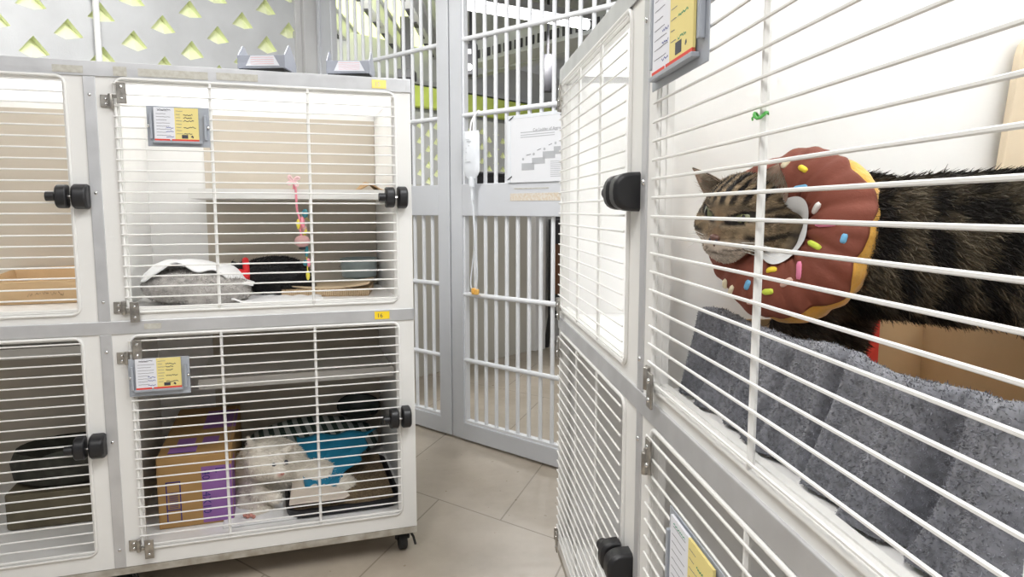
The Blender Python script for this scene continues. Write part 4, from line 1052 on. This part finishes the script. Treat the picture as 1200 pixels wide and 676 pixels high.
def tcol(P):
    n1 = vnoise(P, 300, 3)[:, None]; n2 = vnoise(P, 26, 5)[:, None]
    return np.array((.175, .180, .207))*(.62+.8*n1)*(.82+.36*n2)+np.array((.012, .010, .002))*n2
tw_ = thing('grey_towel', 'grey terry towel hanging in folds over the box at the tabby cat’s door', 'towel', RM @ Vector((1.12, .07, FL_R)))
o = np_obj('cloth', Vt, Ft, M['terry'], tw_, tcol(Vt)); m = o.modifiers.new('solid', 'SOLIDIFY'); m.thickness = .004; m.offset = 0
P_, N_ = scatter(Vt, Ft, 130000)
camv = np.array((0, 0, H))-P_; fl = np.sign((N_*camv).sum(1))[:, None]; N_ = N_*fl
Dv = N_*1.0+np.array((0, 0, -.35))+rng.normal(size=N_.shape)*.55; Dv /= np.linalg.norm(Dv, axis=1)[:, None]
bv, bf = blades(P_, Dv, rng.uniform(.0024, .0040, len(P_)), rng.uniform(.0012, .0020, len(P_)), rng.normal(size=N_.shape)*.5)
cc = tcol(P_)*rng.uniform(.75, 1.5, (len(P_), 1)); tag(np_obj('terry_pile', bv, bf, M['terry'], tw_, np.repeat(cc, 6, 0)), kind='stuff')
# ---- plank in the corner
t = thing('wooden_plank', 'pale wooden board with rounded top leaning in the corner behind the tabby cat', 'board', RM @ Vector((.84, .62, FL_R)))
prof = [(.515, FL_R+.001), (.665, FL_R+.001), (.672, .235)]
for k in range(9):
    w = math.radians(0+180*k/8); prof.append((.617+.056*math.cos(w)+.004, .235+.040*math.sin(w)))
prof = [(p[0], p[1]) for p in prof]
b = MB(RM); n = len(prof); b.add([(.815, p[0], p[1]) for p in prof]+[(.830, p[0], p[1]) for p in prof], [tuple(range(n)), tuple(range(n, 2*n))]+[(k, (k+1) % n, n+(k+1) % n, n+k) for k in range(n)])
obj('board', b, M['plank'], t, bevel=.003)
obj('screw', MB(RM).ball((.831, .582, .228), (.002, .005, .005), 6), M['ink'], t)

# ================================================================== the tabby cat
def un(v): v = np.array(v, float); return v/np.linalg.norm(v)
HF = un((-.74, -.64, -.20)); HS = un((.64, -.74, 0)); HS = un(HS-HF*(HS @ HF)); HU = np.cross(HS, HF)
if HU[2] < 0: HU = -HU
tl = math.radians(9)                      # slight roll of the head
HS, HU = HS*math.cos(tl)+HU*math.sin(tl)*-1, HU*math.cos(tl)+HS*math.sin(tl)
HR = np.stack([HF, HS, HU], 1)
HC = at(871, 251, .905)
ER = {}
for sg in (-1, 1):
    w_ = -sg*math.radians(-16); ER[sg] = np.stack([HF, HS*math.cos(w_)+HU*math.sin(w_), HU*math.cos(w_)-HS*math.sin(w_)], 1)
hp = lambda f, s, u: HC+HF*f+HS*s+HU*u
BX = un((.86, -.51, 0))                   # along the back, head to rump
SH = at(1000, 280, .885); RU = at(1232, 286, .735)
BL = np.linalg.norm(RU-SH)
def rotz(ax): 
    ax = un((ax[0], ax[1], 0)); return np.stack([ax, np.array((-ax[1], ax[0], 0)), np.array((0, 0, 1.))], 1)
RB_ = rotz(RU-SH)
bp = lambda l, w, z: SH+RB_[:, 0]*l+RB_[:, 1]*w+np.array((0, 0, z))
ZF = FL_R+H+.006
def foot(p, z=0): q = p.copy(); q[2] = ZF+z; return q
def tabby(P):
    torso = [s_ell(P, bp(.00, 0, -.010), (.085, .066, .082), RB_), s_ell(P, bp(.10, 0, -.006), (.115, .072, .083), RB_), s_ell(P, bp(.20, 0, -.002), (.10, .072, .080), RB_), s_ell(P, bp(.275, 0, .004), (.075, .066, .078), RB_),
             s_cap(P, bp(-.02, 0, .015), HC-HF*.035-HU*.015, .060, .044)]
    legs = [s_cap(P, bp(-.030, -.045, -.03), bp(-.052, -.042, -.125), .044, .026), s_cap(P, bp(-.052, -.042, -.125), foot(bp(-.055, -.040, 0), .012), .026, .019), s_ell(P, foot(bp(-.07, -.040, 0), .012), (.028, .02, .016), RB_),
            s_cap(P, bp(-.01, .045, -.03), bp(-.03, .042, -.125), .044, .025), s_cap(P, bp(-.03, .042, -.125), foot(bp(-.04, .042, 0), .012), .025, .019), s_ell(P, foot(bp(-.055, .042, 0), .012), (.028, .02, .016), RB_)]
    hind = []
    for w, dl in ((-.046, 0), (.046, -.03)):
        hind += [s_ell(P, bp(.255+dl, w, -.045), (.070, .036, .075), RB_), s_cap(P, bp(.245+dl, w*1.05, -.09), bp(.305+dl, w, -.155), .036, .020), s_cap(P, bp(.305+dl, w, -.155), foot(bp(.275+dl, w, 0), .014), .019, .016), s_ell(P, foot(bp(.258+dl, w, 0), .012), (.032, .019, .015), RB_)]
    d = blend(torso, .035); d = smin(d, blend(legs, .02), .03); d = smin(d, blend(hind, .022), .022)
    d = smin(d, blend([s_cap(P, bp(.335, 0, .03), bp(.40, .03, .06), .024, .018), s_cap(P, bp(.40, .03, .06), bp(.43, .09, .11), .018, .016)], .02), .02)
    hd = [s_ell(P, hp(-.004, 0, .006), (.052, .050, .044), HR), s_ell(P, hp(.012, .026, -.014), (.034, .030, .026), HR), s_ell(P, hp(.012, -.026, -.014), (.034, .030, .026), HR),
          s_ell(P, hp(.038, .0, -.014), (.026, .0155, .022), HR), s_ell(P, hp(.044, .010, -.031), (.017, .0145, .013), HR), s_ell(P, hp(.044, -.010, -.031), (.017, .0145, .013), HR), s_ell(P, hp(.036, 0, -.043), (.016, .014, .010), HR),
          s_ell(P, hp(.030, 0, .018), (.026, .026, .020), HR)]
    h = blend(hd, .014)
    for sg in (-1, 1): h = np.maximum(h, -s_ell(P, hp(.053, sg*.0225, .008), (.016, .0122, .0062), ER[sg]))      # eye sockets
    return smin(d, h, .018)
lo = np.minimum.reduce([HC-.085, bp(-.09, -.11, -.28), bp(.45, .12, 0)-.05]); hi = np.maximum.reduce([HC+.085, bp(.46, .13, .15), bp(.3, -.12, .1)])
lo[2] = ZF-.006; lo[1] = min(lo[1], bp(.3, -.12, 0)[1]); hi[1] = max(hi[1], HC[1]+.08, bp(0, .12, 0)[1])
V, F = sdf_mesh(tabby, lo, hi, .0036)
def tabcol(P, fine=True):
    h = (P-HC) @ HR; f, s, u = h[:, 0], h[:, 1], h[:, 2]
    q = (P-SH) @ RB_; l, w, z = q[:, 0], q[:, 1], q[:, 2]
    n = vnoise(P, 55)-.5; n2 = vnoise(P, 190, 2)-.5; n3 = vnoise(P, 24, 7)-.5
    sm = lambda x, a, b_: np.clip((x-a)/(b_-a), 0, 1)**2*(3-2*np.clip((x-a)/(b_-a), 0, 1))
    # body: broken dark vertical bands on brown ticking
    band = np.sin(2*PI*(l/.050)+7.5*n3+1.2*np.sin(z*26)); dark = .30+.70*sm(band+2.6*n+1.6*n2, -.75, .55)
    dark = np.maximum(dark, sm(z, .058, .078)); dark *= 1-.5*sm(-z, .075, .12)
    brown = np.array((.175, .138, .090))*(1+1.1*n2[:, None]); black = np.array((.017, .014, .012))
    belly = sm(-z, .06, .10)[:, None]
    base = brown*(1-belly)+np.array((.12, .092, .072))*belly
    body = base*(1-dark[:, None])+black*dark[:, None]
    # head
    hb = np.array((.235, .172, .105))*(1+.9*n2[:, None])
    crown = np.clip(sm(u, .018, .027)*sm(.052-f*.6, .0, .02), 0, 1)*sm(np.sin(np.abs(s)*2*PI/.0115+1.2+n*1.2), -.25, .35)
    cheek = sm(np.abs(s), .026, .034)*np.maximum(sm(.0062-np.abs(u-.006+.10*(np.abs(s)-.03)-.001+.12*(.03-f)*0), 0, .004), sm(.0055-np.abs(u+.016), 0, .004))
    back = sm(-f, .008, .03)*.75*sm(np.sin(u*2*PI/.024+f*50+n*2), -.3, .4)
    brow = np.exp(-((np.abs(s)-.0225)/.016)**2-((u-.0205)/.0035)**2)*sm(f, .0, .03)*.9
    dk = np.clip(np.maximum.reduce([crown, cheek*.9, back, brow]), 0, 1)[:, None]
    hc_ = hb*(1-dk)+np.array((.010, .008, .007))*dk
    def put(c, mask, col): m_ = np.clip(mask, 0, 1)[:, None]; return c*(1-m_)+np.array(col)*m_
    hc_ = put(hc_, np.exp(-(s/.0085)**2)*sm(f, .036, .05)*sm(.024-u, 0, .012), (.20, .13, .075))         # bridge of the nose
    ring = np.exp(-((np.abs(s)-.0225)/.0155)**2-((u-.009)/.0125)**2)*sm(f, .02, .04); hc_ = put(hc_, ring*.55, (.34, .26, .17))
    for sg in (-1, 1):
        a1 = (h-np.array((.053, sg*.0225, .008))) @ (HR.T @ ER[sg])
        e_ = np.sqrt((a1[:, 1]/.0122)**2+(a1[:, 2]/.0062)**2)
        hc_ = put(hc_, sm(1.42-e_, 0, .15)*sm(f, .015, .03), (.015, .012, .010))
        tx = -sg*a1[:, 1]                                                   # towards the nose
        hc_ = put(hc_, sm(tx, .009, .012)*sm(.026-tx, 0, .006)*np.exp(-((a1[:, 2]+.35*(tx-.010))/.0028)**2)*sm(f, .03, .04)*.9, (.02, .015, .012))
        hc_ = put(hc_, sm(-tx, .010, .013)*sm(.040+tx, 0, .008)*np.exp(-((a1[:, 2]-.10*(-tx-.010))/.0030)**2)*.9, (.02, .015, .012))
        hc_ = put(hc_, np.exp(-((e_-1.75)/.22)**2)*sm(-a1[:, 2], .0, .004)*sm(f, .015, .03)*.6, (.36, .29, .20))
    muz = sm(f, .026, .046)*sm(-u, .016, .026); hc_ = put(hc_, muz*.85, (.62, .54, .46))
    spots = muz*sm(np.sin(u*2*PI/.0075+f*40)*1.0, .35, .8)*sm(np.abs(s), .006, .012)*sm(-u, .014, .026)*sm(.040+u, 0, .01); hc_ = put(hc_, spots*.75, (.05, .035, .025))
    hc_ = put(hc_, sm(-u, .036, .042)*sm(f, -.01, .03)*.8, (.60, .54, .47))                               # chin
    hc_ = put(hc_, np.exp(-((s+.0)/.016)**2-((u+.0365)/.0022)**2)*sm(f, .044, .054)*.9, (.05, .03, .025))  # mouth line
    hm = sm(.085-np.linalg.norm(h*np.array((.85, 1, 1)), axis=1), 0, .025)[:, None]*sm(.06+f, 0, .02)[:, None]
    return np.clip(body*(1-hm)+hc_*hm, .004, 1)
M['tabby'] = mat('tabby_fur', (.2, .15, .1), .8, attr='Col', sheen=.08, spec=.25)
cat = thing('tabby_cat', 'brown tabby cat wearing a doughnut collar, glaring out of the upper right cage', 'cat', tuple(foot(bp(.1, 0, 0), -.005)))
np_obj('body', V, F, M['tabby'], cat, tabcol(V))
P_, N_ = scatter(V, F, 92000)
cen = V[F].mean(1); inh = (np.linalg.norm((cen-HC), axis=1) < .080)
P2_, N2_ = scatter(V, F[inh], 60000); P_ = np.concatenate([P_, P2_]); N_ = np.concatenate([N_, N2_])
hq = (P_-HC) @ HR; hd_ = np.linalg.norm(hq, axis=1) < .078
face = (hq[:, 0] > .012) & hd_
eyeclear = np.ones(len(P_), bool)
for sg in (-1, 1): eyeclear &= np.linalg.norm((P_-hp(.050, sg*.0225, .008)) @ ER[sg]/np.array((9, 1.30, .72)), axis=1) > .0105
eyeclear &= np.linalg.norm(P_-hp(.0635, 0, -.019), axis=1) > .0095
bq = (P_-SH) @ RB_
comb = np.where(hd_[:, None], -HF*.9+np.sign(hq[:, 1:2])*HS*.3-HU*.25, RB_[:, 0]*1.0+np.array((0, 0, -.45)))
Dv = N_*np.where(hd_, .30, .42)[:, None]+comb*np.where(face, .75, .9)[:, None]+rng.normal(size=N_.shape)*np.where(hd_, .16, .22)[:, None]; Dv /= np.linalg.norm(Dv, axis=1)[:, None]
ln = np.where(face, rng.uniform(.0025, .0048, len(P_)), np.where(hd_, rng.uniform(.005, .009, len(P_)), rng.uniform(.010, .018, len(P_))))
wd_ = np.where(hd_, .00062, .0013)
sel = eyeclear
colr = tabcol(P_)*rng.uniform(.6, 1.55, (len(P_), 1))
bv, bf = blades(P_[sel], Dv[sel], ln[sel], wd_[sel], rng.normal(size=(sel.sum(), 3))*.15)
tag(np_obj('fur', bv, bf, M['tabby'], cat, np.repeat(colr[sel], 6, 0)), kind='stuff')
# extra short fur on the head so the markings read finely
hs = hd_ & (hq[:, 0] > -.03)
# eyes
M['iris'] = bpy.data.materials.new('green_cat_eye'); M['iris'].use_nodes = True; pbn = M['iris'].node_tree.nodes['Principled BSDF']
pbn.inputs['Base Color'].default_value = (.17, .18, .085, 1); pbn.inputs['Roughness'].default_value = .05; pbn.inputs['Coat Weight'].default_value = 1
M['gloss'] = mat('eye_black', (.004, .004, .004), .04)
Rm = Matrix([list(r_) for r_ in HR])
for sg in (-1, 1):
    c = hp(.0350, sg*.0220, .0075)
    e = obj('eye', MB().ball(tuple(c), .0110, 14), M['iris'], cat, smooth=180)
    ax = un(HF*1.0+HS*sg*.42-HU*.05)
    pr = np.stack([ax, un(np.cross(HU, ax)), np.cross(ax, un(np.cross(HU, ax)))], 1)
    obj('pupil', MB().ball(tuple(c+ax*.0086), (.0034, .0030, .0060), 10, rot=Matrix([list(r_) for r_ in pr])), M['gloss'], e, smooth=180)
nb = MB().ball(tuple(hp(.0635, 0, -.0165)), (.005, .0072, .0046), 10, rot=Rm); nb.ball(tuple(hp(.063, .0, -.0235)), (.003, .0015, .005), 6, rot=Rm)
obj('nose', nb, mat('brick_nose', (.13, .06, .045), .45), cat, smooth=180)
b = MB()
for sg in (-1, 1): b.ball(tuple(hp(.0668, sg*.0045, -.0185)), (.0022, .0018, .0016), 6, rot=Rm)
obj('nostril', b, M['ink'], cat, smooth=180)
# ears: curved shells opening forward
M['earfur'] = mat('ear_fur', (.10, .075, .05), .85, var=.35, scale=120); M['earskin'] = mat('ear_inside', (.36, .25, .19), .8, var=.2, scale=90)
def ear(base, tip, nrmv, w0, name='ear'):
    ax = un(tip-base); n_ = un(nrmv-ax*(nrmv @ ax)); ac = np.cross(ax, n_); L_ = np.linalg.norm(tip-base)
    def fn(dep):
        def f(u_, v_):
            x = u_*2-1; wv_ = w0*(1-v_)**.75*(1+.25*math.sin(PI*v_)); a_ = x*1.15
            return tuple(base+ax*(L_*v_*(1-.06*x*x))+ac*(wv_*math.sin(a_)/math.sin(1.15))+n_*(wv_*(1-math.cos(a_))*1.2-dep))
        return f
    e = obj(name, MB().grid(fn(.0015), 14, 12), M['earfur'], cat, smooth=180, solid=.0012)
    obj('ear_lining', MB().grid(fn(.0), 14, 12), M['earskin'], e, smooth=180)
    nB = 260; uu = rng.uniform(-.85, .85, nB); vv = rng.uniform(0, .55, nB); P2 = np.array([fn(0)((a_+1)/2, c_) for a_, c_ in zip(uu, vv)])
    D2 = ax*.8+n_*.35-ac*uu[:, None]*.6+rng.normal(size=P2.shape)*.2; D2 /= np.linalg.norm(D2, axis=1)[:, None]
    b2, f2 = blades(P2, D2, rng.uniform(.008, .016, nB), .0007)
    tag(np_obj('ear_tuft', b2, f2, M['tuft'], e), kind='stuff')
M['tuft'] = mat('pale_ear_tuft', (.42, .36, .28), .8)
ear(hp(-.006, .024, .032), hp(-.012, .036, .068), HF*.75+HS*.55+HU*.05, .025)
ear(hp(-.004, -.032, .028), hp(-.004, -.084, .050), HF*.85+HS*.1-HU*.35, .019)
# whiskers
b = MB()
for sg in (-1, 1):
    for k, (uu, dr) in enumerate(((-.023, .10), (-.026, .0), (-.029, -.10), (-.032, -.20), (-.027, .05), (-.031, -.13))):
        p0_ = hp(.050-.002*k, sg*(.014+.001*k), uu); L_ = .055+.006*(k % 3)
        b.tube([tuple(p0_), tuple(p0_+HS*sg*L_*.5-HF*L_*.12+HU*L_*dr*.5), tuple(p0_+HS*sg*L_*.92-HF*L_*.42+HU*L_*(dr-.18))], [.00042, .00034, .00012], 4)
tag(obj('whiskers', b, mat('white_whisker', (.85, .84, .8), .4), cat), None)

# ================================================================== the doughnut collar
DA = un((-.75, -.60, .25)); DC = at(929, 276, .885)
E1 = un(np.cross(DA, (0, 0, 1))); E2 = np.cross(E1, DA)
DRm, Drm = .068, .0415
def dpt(th, ph, add=0., flat=1.0):
    pl = (.5+.5*np.cos(9*th+.6))*flat; r = Drm*(1-.075*pl**6)+add-.0012*flat*np.cos(27*th)*np.sin(ph*2)
    R = DRm+.003*np.sin(3*th+1)
    c = (R+r*np.cos(ph)); return DC+np.multiply.outer(c*np.cos(th), E1)+np.multiply.outer(c*np.sin(th), E2)+np.multiply.outer(r*np.sin(ph)*.92, DA)
donut = thing('doughnut_collar', 'brown iced doughnut cushion collar with sprinkles round the tabby cat’s neck', 'pet collar', tuple(DC))
M['dough'] = mat('yellow_plush', (.78, .42, .065), .9, sheen=.4, bump=.8, bscale=220, var=.1, scale=40)
M['icing'] = mat('brown_icing_cloth', (.195, .048, .026), .75, bump=.3, bscale=160, var=.06, scale=20)
def torus_part(name, ph0f, ph1f, add, m, nu=160, nv=28, closed=True, parent=None, flat=1.0):
    th = np.linspace(0, 2*PI, nu, endpoint=False); V_l = []
    for j in range(nv+1):
        a = j/nv; ph = ph0f(th)*(1-a)+ph1f(th)*a
        V_l.append(np.array([dpt(t_, p_, add, flat) for t_, p_ in zip(th, ph)]))
    Vv = np.concatenate(V_l); i = np.arange(nu); Fl = []
    for j in range(nv): Fl.append(np.stack([j*nu+i, j*nu+(i+1) % nu, (j+1)*nu+(i+1) % nu, (j+1)*nu+i], 1))
    return np_obj(name, Vv, np.concatenate(Fl), m, parent or donut)
one = lambda t_: np.ones_like(t_)
torus_part('cushion', lambda t_: 0*t_, lambda t_: 2*PI*one(t_), 0, M['dough'])
wav = lambda t_: .16*np.sin(6*t_+.4)+.09*np.sin(11*t_)
o = torus_part('icing', lambda t_: .50+wav(t_), lambda t_: 3.0*one(t_), .0022, M['icing'])
m = o.modifiers.new('solid', 'SOLIDIFY'); m.thickness = .0025
torus_part('lining', lambda t_: 2.15*one(t_)+.05*np.sin(5*t_), lambda t_: 3.9*one(t_), .0078, M['towel_w'], nv=14, flat=0.)
# front point of the collar seen at a pixel
_th, _ph = np.meshgrid(np.linspace(0, 2*PI, 240, endpoint=False), np.linspace(-.2, 3.3, 120)); _th = _th.ravel(); _ph = _ph.ravel()
_dp = np.array([dpt(a, c_, .003) for a, c_ in zip(_th, _ph)])
_q = _dp-np.array((0, 0, H)); _dep = _q[:, 1]*math.cos(.1124)-_q[:, 2]*math.sin(.1124); _px = 600+818.79*_q[:, 0]/_dep; _py = 338-818.79*(_q[:, 1]*math.sin(.1124)+_q[:, 2]*math.cos(.1124))/_dep
def dpick(px, py):
    sc_ = (_px-px)**2+(_py-py)**2; near = np.where(sc_ < max(sc_.min()*1.5, 6))[0]; k_ = near[np.argmin(_dep[near])]; return _th[k_], _ph[k_]
SP = [((916, 196), (925, 187), 'cream'), ((907, 200), (914, 203), 'spink'), ((936, 196), (944, 202), 'syellow'), ((929, 223), (945, 219), 'sblue'), ((953, 250), (960, 238), 'swhite'), ((956, 264), (979, 261), 'spink'),
      ((948, 283), (962, 290), 'slime'), ((934, 327), (936, 306), 'spink'), ((898, 318), (910, 315), 'syellow'), ((873, 338), (877, 328), 'sblue'), ((893, 342), (906, 339), 'slime'), ((846, 340), (850, 328), 'cream'), ((855, 346), (859, 336), 'cream'),
      ((915, 334), (927, 326), 'spale'), ((985, 285), (990, 276), 'sblue'), ((875, 355), (890, 352), 'spale')]
for k_, c_ in dict(cream=(.80, .72, .52), spink=(.80, .24, .40), syellow=(.86, .66, .05), sblue=(.16, .42, .66), swhite=(.82, .80, .76), slime=(.62, .74, .08), spale=(.72, .48, .40)).items(): M[k_] = mat('sprinkle_'+k_, c_, .7)
for (a, c_, cn) in SP:
    t0_, p0_ = dpick(*a); t1_, p1_ = dpick(*c_)
    if abs(t1_-t0_) > PI: t1_ += 2*PI if t1_ < t0_ else -2*PI
    if abs(t1_-t0_) > .6 or abs(p1_-p0_) > .9: continue
    pts = [tuple(dpt(t0_+(t1_-t0_)*x, p0_+(p1_-p0_)*x, .0048)) for x in np.linspace(0, 1, 7)]
    obj('sprinkle', MB().tube(pts, [.0022, .0036, .0038, .0038, .0038, .0036, .0022], 8), M[cn], donut, smooth=180)
# ================================================================== camera, light, world
cd = bpy.data.cameras.new('camera'); cam = bpy.data.objects.new('camera', cd); C.objects.link(cam)
cam.location = (0, 0, H); cam.rotation_euler = (PI/2-.1124, 0, 0)
cd.sensor_fit = 'HORIZONTAL'; cd.sensor_width = 36; cd.lens = 36*818.79/1200; cd.clip_start = .02
bpy.context.scene.camera = cam
sc = bpy.context.scene
w = bpy.data.worlds.new('world'); sc.world = w; w.use_nodes = True
w.node_tree.nodes['Background'].inputs['Color'].default_value = (1, 1, 1, 1); w.node_tree.nodes['Background'].inputs['Strength'].default_value = .32
def area(name, loc, size, power, col=(1, .985, .97), rot=(0, 0, 0)):
    l = bpy.data.lights.new(name, 'AREA'); l.shape = 'RECTANGLE'; l.size, l.size_y = size; l.energy = power; l.color = col
    o = bpy.data.objects.new(name, l); C.objects.link(o); o.location = loc; o.rotation_euler = rot; return o
def ceiling_lamp(x, y, yaw, power, label, col=(1, .985, .97)):
    t = thing('ceiling_light', label, 'light', (x, y, CEIL+H-.07), 'ceiling tube lights')
    T = Matrix.Translation((x, y, CEIL+H)) @ Matrix.Rotation(yaw, 4, 'Z')
    obj('housing', MB(T).box((-.62, -.09, -.05), (.62, .09, -.002)), M['paint'], t, bevel=.004)
    obj('tube', MB(T).cyl((-.6, 0, -.07), (.6, 0, -.07), .016, 10), M['lit'], t, smooth=40)
    area('lamp', (x, y, CEIL+H-.10), (1.2, .25), power, col, rot=(0, 0, yaw))
ceiling_lamp(-.98, 2.0, .32, 25, 'white ceiling tube light above the left cages')
ceiling_lamp(.56, .92, 1.67, 23, 'white ceiling tube light above the right cages', (.97, .985, 1))
ceiling_lamp(-.55, -.35, 1.2, 24, 'white ceiling tube light above and behind the camera')
area('corridor_lamp', (.1, 5.6, 1.44+H), (.95, .12), 45, rot=(0, 0, .54))
area('daylight', (-2.2, 7.0, 2.9+H), (4, 6), 260)
area('far_wall_fill', (-1.0, 5.2, 1.2+H), (1.6, .5), 45, rot=(1.2, 0, .85))  # added fill lamp without a fixture, brightens the far wall and lime beam
sc.view_settings.view_transform = 'Standard'; sc.view_settings.look = 'None'; sc.view_settings.gamma = 1; sc.view_settings.use_curve_mapping = False
sc.view_settings.exposure = 0.45
sc.cycles.use_denoising = True
sc.cycles.max_bounces = 10; sc.cycles.diffuse_bounces = 6; sc.cycles.transparent_max_bounces = 12
